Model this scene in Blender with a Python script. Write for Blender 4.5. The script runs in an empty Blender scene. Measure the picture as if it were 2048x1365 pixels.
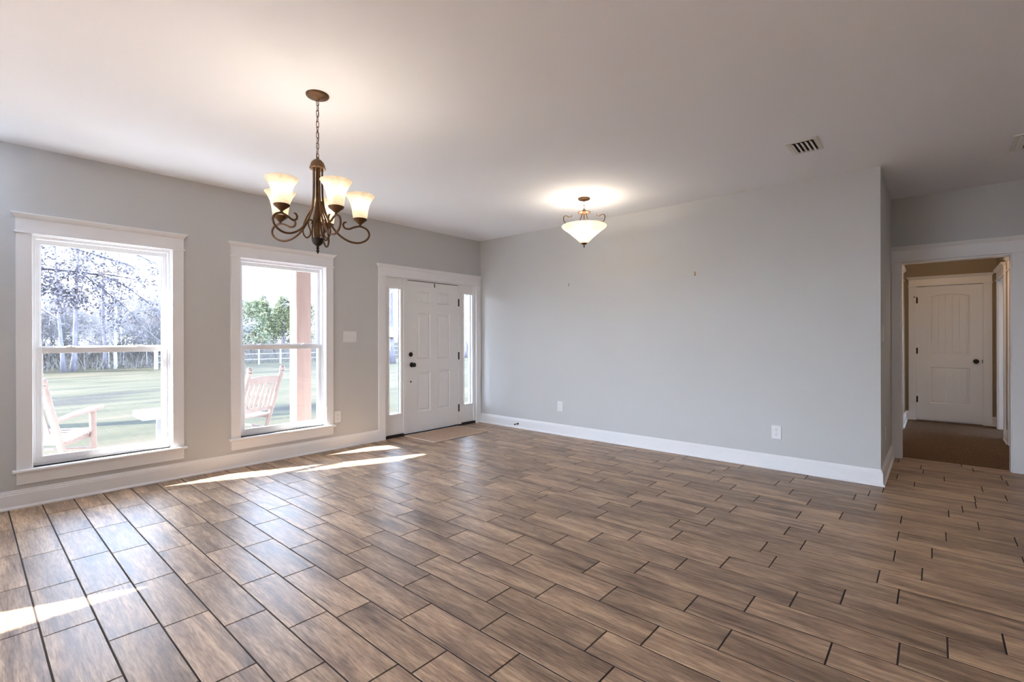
import bpy, bmesh, math, random
from math import sin, cos, pi, radians, sqrt
from mathutils import Vector, Matrix

SC = bpy.context.scene
COL = SC.collection

# ------------------------------------------------------------------ camera
FPX, V0 = 964.23, 676.26
cam_d = bpy.data.cameras.new('camera')
cam = bpy.data.objects.new('camera', cam_d)
COL.objects.link(cam)
cF = Vector((0.75148269, 0.6597528, 0.0))
cR = Vector((0.65975159, -0.75148131, -0.00191689))
cU = Vector((0.00126467, -0.00144051, 0.99999816))
m = Matrix.Identity(4)
for i in range(3):
    m[i][0] = cR[i]; m[i][1] = cU[i]; m[i][2] = -cF[i]
m[0][3], m[1][3], m[2][3] = -5.19339, -5.19600, 1.27694
cam.matrix_world = m
cam_d.sensor_width = 36.0
cam_d.sensor_fit = 'HORIZONTAL'
cam_d.lens = FPX / 2048 * 36.0
cam_d.shift_y = -(682.5 - V0) / 2048
cam_d.clip_start = 0.05
cam_d.clip_end = 600
SC.camera = cam

# ------------------------------------------------------------------ world, sun, exposure
world = bpy.data.worlds.new('sky')
SC.world = world
world.use_nodes = True
wn = world.node_tree.nodes
wl = world.node_tree.links
wn.clear()
w_out = wn.new('ShaderNodeOutputWorld')
w_bg = wn.new('ShaderNodeBackground')
w_tc = wn.new('ShaderNodeTexCoord')
w_sep = wn.new('ShaderNodeSeparateXYZ')
w_ramp = wn.new('ShaderNodeValToRGB')
w_ramp.color_ramp.elements[0].position = 0.0
w_ramp.color_ramp.elements[0].color = (0.72, 0.84, 1.0, 1)
w_ramp.color_ramp.elements[1].position = 0.75
w_ramp.color_ramp.elements[1].color = (0.45, 0.64, 1.0, 1)
w_bg.inputs['Strength'].default_value = 3.2
wl.new(w_tc.outputs['Generated'], w_sep.inputs[0])
wl.new(w_sep.outputs['Z'], w_ramp.inputs[0])
wl.new(w_ramp.outputs[0], w_bg.inputs['Color'])
wl.new(w_bg.outputs[0], w_out.inputs['Surface'])

sun_d = bpy.data.lights.new('sun', 'SUN')
sun_d.energy = 8.0
sun_d.angle = radians(0.55)
sun_d.color = (1.0, 0.97, 0.91)
sun = bpy.data.objects.new('sun', sun_d)
COL.objects.link(sun)
SUN_DIR = Vector((1.25, -0.55, -1.0)).normalized()
sun.rotation_euler = SUN_DIR.to_track_quat('-Z', 'Y').to_euler()
sun.location = (-20, 10, 18)

vs = SC.view_settings
vs.view_transform = 'Standard'
vs.look = 'None'
vs.gamma = 1.0
vs.use_curve_mapping = False
vs.exposure = 2.84
SC.display_settings.display_device = 'sRGB'
cy = SC.cycles
cy.max_bounces = 12
cy.diffuse_bounces = 6
cy.glossy_bounces = 4
cy.transmission_bounces = 6
cy.transparent_max_bounces = 24
cy.caustics_reflective = False
cy.caustics_refractive = False
cy.sample_clamp_indirect = 6.0
cy.use_denoising = True

LIGHT_CHANDELIER = 0.29
LIGHT_FOYER = 0.58
LIGHT_HALL = 2.4
LIGHT_FILL = 1.8

# ------------------------------------------------------------------ materials
def principled(name, col, rough=0.5, metal=0.0, spec=0.5, emit=None, emit_s=0.0):
    mt = bpy.data.materials.new(name)
    mt.use_nodes = True
    b = mt.node_tree.nodes['Principled BSDF']
    b.inputs['Base Color'].default_value = (*col, 1)
    b.inputs['Roughness'].default_value = rough
    b.inputs['Metallic'].default_value = metal
    b.inputs['Specular IOR Level'].default_value = spec
    if emit:
        b.inputs['Emission Color'].default_value = (*emit, 1)
        b.inputs['Emission Strength'].default_value = emit_s
    return mt

def add_bump(mt, scale, strength, dist=0.002, detail=3.0, stretch=(1, 1, 1)):
    nt = mt.node_tree; n = nt.nodes; l = nt.links
    b = n['Principled BSDF']
    tc = n.new('ShaderNodeTexCoord'); mp = n.new('ShaderNodeMapping')
    mp.inputs['Scale'].default_value = stretch
    nz = n.new('ShaderNodeTexNoise')
    nz.inputs['Scale'].default_value = scale
    nz.inputs['Detail'].default_value = detail
    bp = n.new('ShaderNodeBump')
    bp.inputs['Strength'].default_value = strength
    bp.inputs['Distance'].default_value = dist
    l.new(tc.outputs['Object'], mp.inputs[0]); l.new(mp.outputs[0], nz.inputs['Vector'])
    l.new(nz.outputs['Fac'], bp.inputs['Height']); l.new(bp.outputs[0], b.inputs['Normal'])
    return mt

def noise_color(mt, stops, scale, detail=4.0, stretch=(1, 1, 1), rough=0.6, distortion=0.0):
    nt = mt.node_tree; n = nt.nodes; l = nt.links
    b = n['Principled BSDF']
    tc = n.new('ShaderNodeTexCoord'); mp = n.new('ShaderNodeMapping')
    mp.inputs['Scale'].default_value = stretch
    nz = n.new('ShaderNodeTexNoise')
    nz.inputs['Scale'].default_value = scale
    nz.inputs['Detail'].default_value = detail
    nz.inputs['Roughness'].default_value = rough
    nz.inputs['Distortion'].default_value = distortion
    cr = n.new('ShaderNodeValToRGB')
    el = cr.color_ramp.elements
    el[0].position = stops[0][0]; el[0].color = (*stops[0][1], 1)
    el[1].position = stops[-1][0]; el[1].color = (*stops[-1][1], 1)
    for p, c in stops[1:-1]:
        e = el.new(p); e.color = (*c, 1)
    l.new(tc.outputs['Object'], mp.inputs[0]); l.new(mp.outputs[0], nz.inputs['Vector'])
    l.new(nz.outputs['Fac'], cr.inputs[0]); l.new(cr.outputs[0], b.inputs['Base Color'])
    return mt

M = {}
M['wall'] = add_bump(principled('wall_paint', (0.61, 0.61, 0.605), 0.55, spec=0.3), 190, 0.25, 0.002)
M['hallwall_dim'] = add_bump(principled('wall_paint_hall_dim', (0.34, 0.285, 0.22), 0.55, spec=0.3), 190, 0.25, 0.002)  # wall paint darkened and browned to put the hall's dim lamplight into its colour
M['ceiling'] = add_bump(principled('ceiling_paint', (0.87, 0.89, 0.93), 0.8, spec=0.2), 160, 0.2, 0.002)
M['trim'] = principled('trim_white', (0.87, 0.87, 0.88), 0.35)
M['vinyl'] = principled('window_vinyl', (0.84, 0.84, 0.85), 0.3)
M['door'] = add_bump(principled('door_white', (0.86, 0.86, 0.86), 0.38), 90, 0.05, 0.001, stretch=(1, 1, 0.08))
M['plate'] = principled('plate_white', (0.84, 0.84, 0.84), 0.3)
M['slot'] = principled('slot_dark', (0.12, 0.12, 0.12), 0.6)
M['black'] = principled('black_bronze', (0.012, 0.010, 0.010), 0.38, metal=0.3)
M['threshold'] = principled('dark_threshold', (0.018, 0.012, 0.010), 0.5)
M['bronze'] = noise_color(principled('bronze', (0.10, 0.05, 0.02), 0.42, metal=0.45), [(0.3, (0.075, 0.036, 0.014)), (0.7, (0.16, 0.078, 0.028))], 25)
M['bronze_dark'] = principled('bronze_dark', (0.022, 0.014, 0.010), 0.4, metal=0.5)
M['vent'] = principled('vent_white', (0.74, 0.73, 0.70), 0.45)
M['vent_dark'] = principled('vent_duct', (0.035, 0.03, 0.028), 0.8)
M['brass'] = principled('brass', (0.45, 0.33, 0.10), 0.35, metal=0.8)
M['rubber'] = principled('rubber', (0.02, 0.02, 0.02), 0.6)
M['glass'] = bpy.data.materials.new('window_glass')
M['glass'].use_nodes = True
_n = M['glass'].node_tree.nodes; _l = M['glass'].node_tree.links
_n.clear()
_o = _n.new('ShaderNodeOutputMaterial'); _mx = _n.new('ShaderNodeMixShader')
_t = _n.new('ShaderNodeBsdfTransparent'); _g = _n.new('ShaderNodeBsdfGlossy')
_t.inputs[0].default_value = (0.97, 0.98, 0.98, 1)
_g.inputs['Roughness'].default_value = 0.0
_mx.inputs[0].default_value = 0.05
_l.new(_t.outputs[0], _mx.inputs[1]); _l.new(_g.outputs[0], _mx.inputs[2]); _l.new(_mx.outputs[0], _o.inputs[0])

def shade_mat(name, col, emit_s):
    mt = bpy.data.materials.new(name); mt.use_nodes = True
    n = mt.node_tree.nodes; l = mt.node_tree.links
    n.clear()
    o = n.new('ShaderNodeOutputMaterial')
    tr = n.new('ShaderNodeBsdfTranslucent'); df = n.new('ShaderNodeBsdfDiffuse'); gl = n.new('ShaderNodeBsdfGlossy')
    em = n.new('ShaderNodeEmission'); ad = n.new('ShaderNodeAddShader')
    m1 = n.new('ShaderNodeMixShader'); m2 = n.new('ShaderNodeMixShader')
    tc = n.new('ShaderNodeTexCoord'); nz = n.new('ShaderNodeTexNoise'); cr = n.new('ShaderNodeValToRGB')
    nz.inputs['Scale'].default_value = 16; nz.inputs['Detail'].default_value = 3
    nz.inputs['Distortion'].default_value = 1.2
    cr.color_ramp.elements[0].position = 0.35; cr.color_ramp.elements[0].color = (col[0]*0.84, col[1]*0.8, col[2]*0.74, 1)
    cr.color_ramp.elements[1].position = 0.6; cr.color_ramp.elements[1].color = (*col, 1)
    l.new(tc.outputs['Object'], nz.inputs['Vector']); l.new(nz.outputs['Fac'], cr.inputs[0])
    l.new(cr.outputs[0], tr.inputs[0]); l.new(cr.outputs[0], df.inputs[0])
    m1.inputs[0].default_value = 0.35; m2.inputs[0].default_value = 0.04
    gl.inputs['Roughness'].default_value = 0.25
    em.inputs['Color'].default_value = (1.0, 0.84, 0.64, 1); em.inputs['Strength'].default_value = emit_s
    l.new(tr.outputs[0], m1.inputs[1]); l.new(df.outputs[0], m1.inputs[2])
    l.new(m1.outputs[0], m2.inputs[1]); l.new(gl.outputs[0], m2.inputs[2])
    l.new(m2.outputs[0], ad.inputs[0]); l.new(em.outputs[0], ad.inputs[1])
    l.new(ad.outputs[0], o.inputs[0])
    return mt
M['shade'] = shade_mat('alabaster_glass', (0.64, 0.585, 0.51), 0.035)
M['bowl'] = shade_mat('frosted_bowl_glass', (0.70, 0.65, 0.575), 0.04)

# exterior
M['lawn'] = noise_color(principled('lawn_grass', (0.032, 0.029, 0.012), 0.9, spec=0.1),  # darker stretched bands put tree shade into the grass colour, beside leaf litter
    [(0.38, (0.013, 0.010, 0.007)), (0.46, (0.023, 0.021, 0.010)), (0.55, (0.031, 0.026, 0.014)), (0.68, (0.047, 0.034, 0.021))], 0.9, 8, (0.22, 1.0, 1), 0.72)
M['concrete'] = noise_color(principled('porch_concrete', (0.5, 0.48, 0.45), 0.85), [(0.3, (0.46, 0.45, 0.43)), (0.7, (0.54, 0.53, 0.51))], 5)
M['bounce_slab'] = noise_color(principled('bounce_concrete', (0.6, 0.59, 0.57), 0.85), [(0.3, (0.20, 0.20, 0.195)), (0.7, (0.25, 0.25, 0.245))], 5)
M['cedar'] = noise_color(principled('porch_cedar', (0.252, 0.135, 0.100), 0.7), [(0.3, (0.189, 0.108, 0.082)), (0.55, (0.246, 0.149, 0.113)), (0.75, (0.277, 0.174, 0.131))], 6, 5, (1, 1, 0.12))
M['chairwood'] = noise_color(principled('chair_wood', (0.217, 0.145, 0.121), 0.65), [(0.3, (0.173, 0.119, 0.100)), (0.7, (0.217, 0.152, 0.131))], 14, 4, (1, 1, 0.3))
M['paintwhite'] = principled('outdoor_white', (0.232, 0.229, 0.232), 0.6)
M['bark'] = noise_color(principled('tree_bark', (0.108, 0.095, 0.103), 0.95, spec=0.1), [(0.3, (0.077, 0.070, 0.082)), (0.7, (0.144, 0.131, 0.143))], 9, 5, (1, 1, 0.35))
M['twig'] = principled('pale_twigs', (0.235, 0.22, 0.225), 0.95, spec=0.1)
M['oakbark'] = noise_color(principled('oak_bark', (0.068, 0.064, 0.075), 0.95, spec=0.1), [(0.3, (0.045, 0.044, 0.054)), (0.7, (0.090, 0.086, 0.098))], 14)
M['oakleaf'] = principled('oak_leaf', (0.095, 0.083, 0.097), 0.7, spec=0.2)
M['needle'] = noise_color(principled('pine_needles', (0.112, 0.140, 0.070), 0.8, spec=0.15), [(0.3, (0.093, 0.108, 0.070)), (0.7, (0.235, 0.242, 0.146))], 2.2)
M['brush'] = noise_color(principled('dry_brush', (0.113, 0.098, 0.080), 0.95, spec=0.05), [(0.3, (0.079, 0.070, 0.065)), (0.7, (0.142, 0.123, 0.103))], 1.5)
M['fence'] = noise_color(principled('fence_wood', (0.180, 0.173, 0.166), 0.85), [(0.3, (0.137, 0.134, 0.134)), (0.7, (0.223, 0.216, 0.209))], 3)

# carpet
M['carpet'] = noise_color(principled('hall_carpet', (0.2, 0.13, 0.09), 0.98, spec=0.05), [(0.3, (0.10, 0.064, 0.042)), (0.5, (0.18, 0.12, 0.082)), (0.72, (0.33, 0.24, 0.175))], 95, 5, (1, 1, 1), 0.8)
add_bump(M['carpet'], 160, 0.9, 0.012, 4)
M['rug'] = noise_color(principled('door_mat_weave', (0.500, 0.345, 0.231), 0.97, spec=0.05), [(0.34, (0.375, 0.218, 0.137)), (0.45, (0.587, 0.402, 0.263)), (0.56, (0.500, 0.380, 0.326)), (0.7, (0.775, 0.598, 0.441))], 34, 7, (1, 1, 1), 0.75)
add_bump(M['rug'], 220, 0.8, 0.006, 3)
M['rugedge'] = add_bump(principled('door_mat_edge', (0.713, 0.572, 0.462), 0.95), 200, 0.5, 0.004)

# wood-look tile
def tile_material():
    mt = principled('wood_look_tile', (0.345, 0.220, 0.147), 0.33, spec=0.32)
    nt = mt.node_tree; n = nt.nodes; l = nt.links
    b = n['Principled BSDF']
    tc = n.new('ShaderNodeTexCoord')
    at = n.new('ShaderNodeAttribute'); at.attribute_name = 'tile_id'; at.attribute_type = 'GEOMETRY'
    vm = n.new('ShaderNodeVectorMath'); vm.operation = 'MULTIPLY_ADD'
    vm.inputs[1].default_value = (37.0, 53.0, 19.0)
    l.new(at.outputs['Color'], vm.inputs[0]); l.new(tc.outputs['Object'], vm.inputs[2])
    def noise(stretch, scale, detail, rough, dist=0.0):
        mp = n.new('ShaderNodeMapping'); mp.inputs['Scale'].default_value = stretch
        nz = n.new('ShaderNodeTexNoise'); nz.inputs['Scale'].default_value = scale
        nz.inputs['Detail'].default_value = detail; nz.inputs['Roughness'].default_value = rough
        nz.inputs['Distortion'].default_value = dist
        l.new(vm.outputs[0], mp.inputs[0]); l.new(mp.outputs[0], nz.inputs['Vector'])
        return nz
    n1 = noise((1.0, 0.10, 1.0), 15.0, 5, 0.58, 0.5)     # streaks along the plank
    n2 = noise((1.0, 0.075, 1.0), 135.0, 5, 0.68, 0.25)      # fine grain
    n3 = noise((1.0, 0.28, 1.0), 7.5, 4, 0.6, 0.8)       # dark smoky blotches
    r1 = n.new('ShaderNodeValToRGB'); e = r1.color_ramp.elements
    e[0].position = 0.29; e[0].color = (0.165, 0.108, 0.076, 1)
    e[1].position = 0.72; e[1].color = (0.64, 0.455, 0.30, 1)
    q = e.new(0.46); q.color = (0.37, 0.252, 0.172, 1)
    q = e.new(0.58); q.color = (0.50, 0.346, 0.230, 1)
    l.new(n1.outputs['Fac'], r1.inputs[0])
    r2 = n.new('ShaderNodeValToRGB'); e = r2.color_ramp.elements
    e[0].position = 0.34; e[0].color = (0.58, 0.545, 0.52, 1)
    e[1].position = 0.60; e[1].color = (1.14, 1.12, 1.08, 1)
    l.new(n2.outputs['Fac'], r2.inputs[0])
    mul = n.new('ShaderNodeMix'); mul.data_type = 'RGBA'; mul.blend_type = 'MULTIPLY'; mul.inputs[0].default_value = 1.0
    l.new(r1.outputs[0], mul.inputs[6]); l.new(r2.outputs[0], mul.inputs[7])
    r3 = n.new('ShaderNodeValToRGB'); e = r3.color_ramp.elements
    e[0].position = 0.26; e[0].color = (0.45, 0.42, 0.44, 1)
    e[1].position = 0.47; e[1].color = (1, 1, 1, 1)
    l.new(n3.outputs['Fac'], r3.inputs[0])
    mul2 = n.new('ShaderNodeMix'); mul2.data_type = 'RGBA'; mul2.blend_type = 'MULTIPLY'; mul2.inputs[0].default_value = 0.85
    l.new(mul.outputs[2], mul2.inputs[6]); l.new(r3.outputs[0], mul2.inputs[7])
    # per tile tone
    sp = n.new('ShaderNodeSeparateColor'); l.new(at.outputs['Color'], sp.inputs[0])
    mr = n.new('ShaderNodeMapRange'); mr.inputs['To Min'].default_value = 0.80; mr.inputs['To Max'].default_value = 1.16
    l.new(sp.outputs[2], mr.inputs[0])
    vs2 = n.new('ShaderNodeVectorMath'); vs2.operation = 'SCALE'
    l.new(mul2.outputs[2], vs2.inputs[0]); l.new(mr.outputs[0], vs2.inputs['Scale'])
    l.new(vs2.outputs[0], b.inputs['Base Color'])
    bp = n.new('ShaderNodeBump'); bp.inputs['Strength'].default_value = 0.28; bp.inputs['Distance'].default_value = 0.0015
    l.new(n2.outputs['Fac'], bp.inputs['Height']); l.new(bp.outputs[0], b.inputs['Normal'])
    mr2 = n.new('ShaderNodeMapRange'); mr2.inputs['To Min'].default_value = 0.32; mr2.inputs['To Max'].default_value = 0.46
    l.new(n1.outputs['Fac'], mr2.inputs[0]); l.new(mr2.outputs[0], b.inputs['Roughness'])
    return mt
M['tile'] = tile_material()
M['grout'] = principled('brown_grout', (0.030, 0.019, 0.015), 0.9)

# ------------------------------------------------------------------ mesh helpers
def tag(o, label=None, cat=None, group=None, kind=None):
    if label: o['label'] = label
    if cat: o['category'] = cat
    if group: o['group'] = group
    if kind: o['kind'] = kind
    return o

def empty(name, loc=(0, 0, 0), rz=0.0):
    o = bpy.data.objects.new(name, None)
    o.empty_display_size = 0.05
    COL.objects.link(o)
    o.location = loc
    o.rotation_euler = (0, 0, rz)
    return o

class MB:
    """collects shapes and links them as ONE mesh object"""
    def __init__(self, T=None):
        self.bm = bmesh.new()
        self.T = T or (lambda a, b, c: (a, b, c))
    def v(self, a, b, c):
        return self.bm.verts.new(self.T(a, b, c))
    def face(self, vs_):
        try:
            return self.bm.faces.new(vs_)
        except ValueError:
            return None
    def box(self, x0, x1, y0, y1, z0, z1):
        self.frustum((x0, x1, y0, y1, z0), (x0, x1, y0, y1, z1))
    def frustum(self, lo, hi):
        a = [self.v(lo[i], lo[j], lo[4]) for i, j in ((0, 2), (1, 2), (1, 3), (0, 3))]
        b = [self.v(hi[i], hi[j], hi[4]) for i, j in ((0, 2), (1, 2), (1, 3), (0, 3))]
        self.face(a[::-1]); self.face(b)
        for i in range(4):
            j = (i + 1) % 4
            self.face([a[i], a[j], b[j], b[i]])
    def loft(self, rings, cap0=True, cap1=True, closed=True):
        R_ = [[self.v(*p) for p in r] for r in rings]
        for a, b in zip(R_[:-1], R_[1:]):
            k = len(a)
            for i in range(k if closed else k - 1):
                j = (i + 1) % k
                self.face([a[i], a[j], b[j], b[i]])
        if cap0: self.face(R_[0][::-1])
        if cap1: self.face(R_[-1])
        return R_
    def tube(self, pts, rad, sides=8, cap=True):
        pts = [Vector(p) for p in pts]
        if not hasattr(rad, '__len__'): rad = [rad] * len(pts)
        t = (pts[1] - pts[0]).normalized()
        up = Vector((0, 0, 1)) if abs(t.z) < 0.9 else Vector((1, 0, 0))
        nrm = t.cross(up).normalized()
        rings = []
        for i, p in enumerate(pts):
            if i == 0: t2 = pts[1] - pts[0]
            elif i == len(pts) - 1: t2 = pts[-1] - pts[-2]
            else: t2 = pts[i + 1] - pts[i - 1]
            t2.normalize()
            nrm = (nrm - t2 * nrm.dot(t2))
            if nrm.length < 1e-6: nrm = t2.orthogonal()
            nrm.normalize()
            bn = t2.cross(nrm)
            rings.append([tuple(p + (nrm * cos(2*pi*k/sides) + bn * sin(2*pi*k/sides)) * rad[i]) for k in range(sides)])
        self.loft(rings, cap, cap)
    def lathe(self, prof, c=(0, 0, 0), sides=24, cap0=True, cap1=True):
        rings = [[(c[0] + r*cos(2*pi*k/sides), c[1] + r*sin(2*pi*k/sides), c[2] + z) for k in range(sides)] for r, z in prof]
        self.loft(rings, cap0, cap1)
    def build(self, name, mat, parent=None, smooth=False, bevel=0.0, loc=None, rot=None):
        bmesh.ops.recalc_face_normals(self.bm, faces=self.bm.faces)
        me = bpy.data.meshes.new(name)
        self.bm.to_mesh(me); self.bm.free()
        if isinstance(mat, (list, tuple)):
            for q in mat: me.materials.append(q)
        else:
            me.materials.append(mat)
        if smooth:
            for p in me.polygons: p.use_smooth = True
        o = bpy.data.objects.new(name, me)
        COL.objects.link(o)
        if parent: o.parent = parent
        if loc: o.location = loc
        if rot: o.rotation_euler = rot
        if smooth == 'auto':
            md = o.modifiers.new('split', 'EDGE_SPLIT'); md.split_angle = radians(38)
        if bevel:
            md = o.modifiers.new('bevel', 'BEVEL'); md.width = bevel; md.segments = 2
            md.limit_method = 'ANGLE'; md.angle_limit = radians(40)
        return o

def spline(pts, n=6):
    P = [Vector(p) for p in pts]
    out = []
    for i in range(len(P) - 1):
        p0 = P[i-1] if i > 0 else P[i]*2 - P[i+1]
        p1, p2 = P[i], P[i+1]
        p3 = P[i+2] if i + 2 < len(P) else P[i+1]*2 - P[i]
        for k in range(n):
            t = k / n
            out.append(0.5*((2*p1) + (-p0+p2)*t + (2*p0-5*p1+4*p2-p3)*t*t + (-p0+3*p1-3*p2+p3)*t*t*t))
    out.append(P[-1])
    return out

def copy_tree(o, parent=None):
    c = o.copy(); COL.objects.link(c)
    if parent: c.parent = parent
    for ch in list(o.children):
        copy_tree(ch, c)
    return c

def rects_minus(u0, u1, z0, z1, holes):
    us = sorted({u0, u1, *[h[0] for h in holes], *[h[1] for h in holes]})
    zs = sorted({z0, z1, *[h[2] for h in holes], *[h[3] for h in holes]})
    us = [u for u in us if u0 <= u <= u1]; zs = [z for z in zs if z0 <= z <= z1]
    for a, b in zip(us[:-1], us[1:]):
        cells = []
        for c, d in zip(zs[:-1], zs[1:]):
            mu, mz = (a+b)/2, (c+d)/2
            if any(h[0] < mu < h[1] and h[2] < mz < h[3] for h in holes): continue
            if cells and abs(cells[-1][1] - c) < 1e-9: cells[-1][1] = d
            else: cells.append([c, d])
        for c, d in cells:
            yield a, b, c, d

# wall frames: (u along the wall, d out of the wall into the room, z)
T_front = lambda u, d, z: (u, -d, z)            # window wall, plane y = 0
T_right = lambda u, d, z: (-d, u, z)            # blank wall, plane x = 0
Y_RET = -4.844
T_ret = lambda u, d, z: (u, Y_RET - d, z)       # end return of the blank wall
X_HALL = 1.325
T_hall = lambda u, d, z: (X_HALL - d, u, z)     # wall with the hall opening
X_FAR = 4.48
T_far = lambda u, d, z: (X_FAR - d, u, z)       # far end of the hall
Y_HR = -5.855
T_hleft = lambda u, d, z: (u, Y_RET - d, z)
T_hright = lambda u, d, z: (u, Y_HR + d, z)
H = 2.743

# ------------------------------------------------------------------ room shell
def wall(name, T, u0, u1, thick, holes, label, z0=-0.02, z1=H + 0.1, mat='wall'):
    mb = MB(T)
    for a, b, c, d in rects_minus(u0, u1, z0, z1, holes):
        mb.box(a, b, -thick, 0, c, d)
    o = mb.build(name, M[mat])
    return tag(o, label, 'wall', kind='structure')

W1 = (-4.844, -3.943, 0.290, 2.080)
W2 = (-3.374, -2.482, 0.290, 2.080)
DR = (-1.697, -0.106, 0.0, 2.058)
wall('wall_front', T_front, -5.4, 0.14, 0.14, [W1, W2, DR], 'beige grey wall with two tall windows and the white entry door', z0=-0.36)
wall('wall_right', T_right, Y_RET + 0.12, -0.0005, 0.12, [], 'long blank grey wall running from the entry door to the hall')
wall('wall_alcove', T_ret, 0.0, X_HALL, 0.12, [], 'narrow shaded return wall around the end of the blank wall')
HALL_OP = (-5.737, -4.925, -0.02, 2.062)
wall('wall_hall', T_hall, -10.0, Y_RET + 0.0, 0.115, [HALL_OP], 'shaded grey wall above and beside the cased hall opening')
# left part of the room steps in towards the camera (outside the frame)
T_jog = lambda u, d, z: (u, -1.0 - d, z)
W3 = (-8.15, -7.17, 0.29, 2.335)
LW = [(-3.2, -1.12, 0.02, 2.35)]  # unseen glazing added to let fill daylight reach the blank wall
wall('wall_left', lambda u, d, z: (-9.2 + d, u, z), -10.0, -1.0, 0.14, LW, 'plain grey wall at the far left side of the room')
wall('wall_step', T_jog, -9.2, -5.4, 0.14, [W3], 'grey wall left of the big window, set forward into the room')
wall('wall_jog', lambda u, d, z: (-5.4 + d, u, z), -0.9995, 0.0, 0.12, [], 'short side wall left of the big window')
BK = []
wall('wall_back', lambda u, d, z: (u, -10.0 + d, z), -9.2, X_HALL + 0.1, 0.14, BK, 'back wall of the room with wide glazed doors')

mb = MB(); mb.box(-9.5, -5.28, -10.3, -0.86, H, H + 0.15); mb.box(-5.28, 5.2, -10.3, 0.14, H, H + 0.15)
tag(mb.build('ceiling', M['ceiling']), 'smooth off-white flat ceiling over the whole room', 'ceiling', kind='structure')

# hall shell
wall('wall_hall_left', T_hleft, X_HALL + 0.116, X_FAR, 0.12, [(2.55, 3.365, -0.02, 2.06)], 'left wall of the hall beyond the cased opening', mat='hallwall_dim')
wall('wall_hall_right', T_hright, X_HALL + 0.116, X_FAR, 0.115, [(2.05, 2.865, -0.02, 2.06), (3.42, 4.235, -0.02, 2.06)], 'right wall of the hall with doorways', mat='hallwall_dim')
wall('wall_hall_end', T_far, Y_HR - 0.115, Y_RET + 0.12, 0.12, [(-5.716, -4.975, -0.02, 2.053)], 'end wall of the hall around the closed plank door', mat='hallwall_dim')
# side room beyond the right-hand hall doorway (lets daylight fall on the carpet)
wall('wall_bedroom', lambda u, d, z: (u, -8.6 + d, z), 1.6, 5.2, 0.12, [(3.4, 4.4, 0.7, 2.0)], 'far wall of the side bedroom with its window')
wall('wall_bedroom_left', lambda u, d, z: (1.6 + d, u, z), -8.6, Y_HR - 0.1155, 0.12, [], 'left wall of the side bedroom')
wall('wall_bedroom_right', lambda u, d, z: (5.2 - d, u, z), -8.6, Y_HR - 0.1155, 0.12, [], 'right wall of the side bedroom')

# ------------------------------------------------------------------ tile floor
TP = 0.5575
OFF = {-1: -0.545, 0: -0.652, 1: -0.345, 2: -0.400, 3: -0.597, 4: -0.826, 5: -0.350, 6: -1.700, 7: -2.585, 8: -2.447,
       9: -2.045, 10: -2.296, 11: -2.640, 12: -2.853, 13: -3.560, 14: -3.738, 15: -3.942, 16: -3.851, 17: -4.026,
       18: -3.900, 19: -5.180, 20: -5.015, 21: -5.246, 22: -5.015, 23: -3.741, 24: -3.595, 25: -3.673, 26: -3.195}
def row_x(k):
    return -4.972 + 0.1800*k + (0.00012*k*k if k >= 0 else -0.00006*k*k)
rnd = random.Random(5)
bm = bmesh.new()
lay = bm.loops.layers.float_color.new('tile_id')
GAP, BV, ZB = 0.0027, 0.0018, -0.0024
def add_tile(x0, x1, y0, y1):
    if x1 - x0 < 0.012 or y1 - y0 < 0.012: return
    c = (rnd.random(), rnd.random(), rnd.random(), 1)
    a = (x0 + GAP, x1 - GAP, y0 + GAP, y1 - GAP)
    b = (a[0] + BV, a[1] - BV, a[2] + BV, a[3] - BV)
    lo = [bm.verts.new((a[i], a[j], ZB)) for i, j in ((0, 2), (1, 2), (1, 3), (0, 3))]
    hi = [bm.verts.new((b[i], b[j], 0.0)) for i, j in ((0, 2), (1, 2), (1, 3), (0, 3))]
    fs = [bm.faces.new(hi)] + [bm.faces.new([lo[i], lo[(i+1) % 4], hi[(i+1) % 4], hi[i]]) for i in range(4)]
    for f in fs:
        for lp in f.loops: lp[lay] = c
X_TILE_END = 1.405
for k in range(-24, 36):
    x0, x1 = row_x(k), row_x(k + 1)
    if x0 > X_TILE_END: break
    x1 = min(x1, X_TILE_END)
    off = OFF.get(k, rnd.uniform(-TP, 0))
    j0 = off + TP * math.ceil((0.05 - off) / TP)
    y = j0
    while y > -10.0:
        y2 = y - TP
        ya, yb = max(y2, -10.0), min(y, 0.05)
        add_tile(x0, x1, ya, yb)
        y = y2
g = [bm.verts.new(p) for p in ((-9.2, -10.0, -0.0016), (X_TILE_END, -10.0, -0.0016), (X_TILE_END, 0.05, -0.0016), (-9.2, 0.05, -0.0016))]
gf = bm.faces.new(g); gf.material_index = 1
for lp in gf.loops: lp[lay] = (0, 0, 0, 1)
# slab under the tiles
s = [bm.verts.new(p) for p in ((-9.2, -10.0, -0.12), (X_TILE_END, -10.0, -0.12), (X_TILE_END, 0.05, -0.12), (-9.2, 0.05, -0.12))]
sf = bm.faces.new(s[::-1]); sf.material_index = 1
for lp in sf.loops: lp[lay] = (0, 0, 0, 1)
for i in range(4):
    f = bm.faces.new([s[i], s[(i+1) % 4], g[(i+1) % 4], g[i]]); f.material_index = 1
    for lp in f.loops: lp[lay] = (0, 0, 0, 1)
bmesh.ops.recalc_face_normals(bm, faces=bm.faces)
me = bpy.data.meshes.new('floor'); bm.to_mesh(me); bm.free()
me.materials.append(M['tile']); me.materials.append(M['grout'])
floor = bpy.data.objects.new('floor', me); COL.objects.link(floor)
tag(floor, 'brown wood-look plank tile floor with dark grout lines', 'floor', kind='structure')

mb = MB(); mb.box(X_TILE_END, 5.2, -8.6, Y_RET + 0.12, -0.12, 0.004)
tag(mb.build('floor_hall', M['carpet']), 'tan speckled carpet floor in the hall beyond the opening', 'floor', kind='structure')

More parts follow.
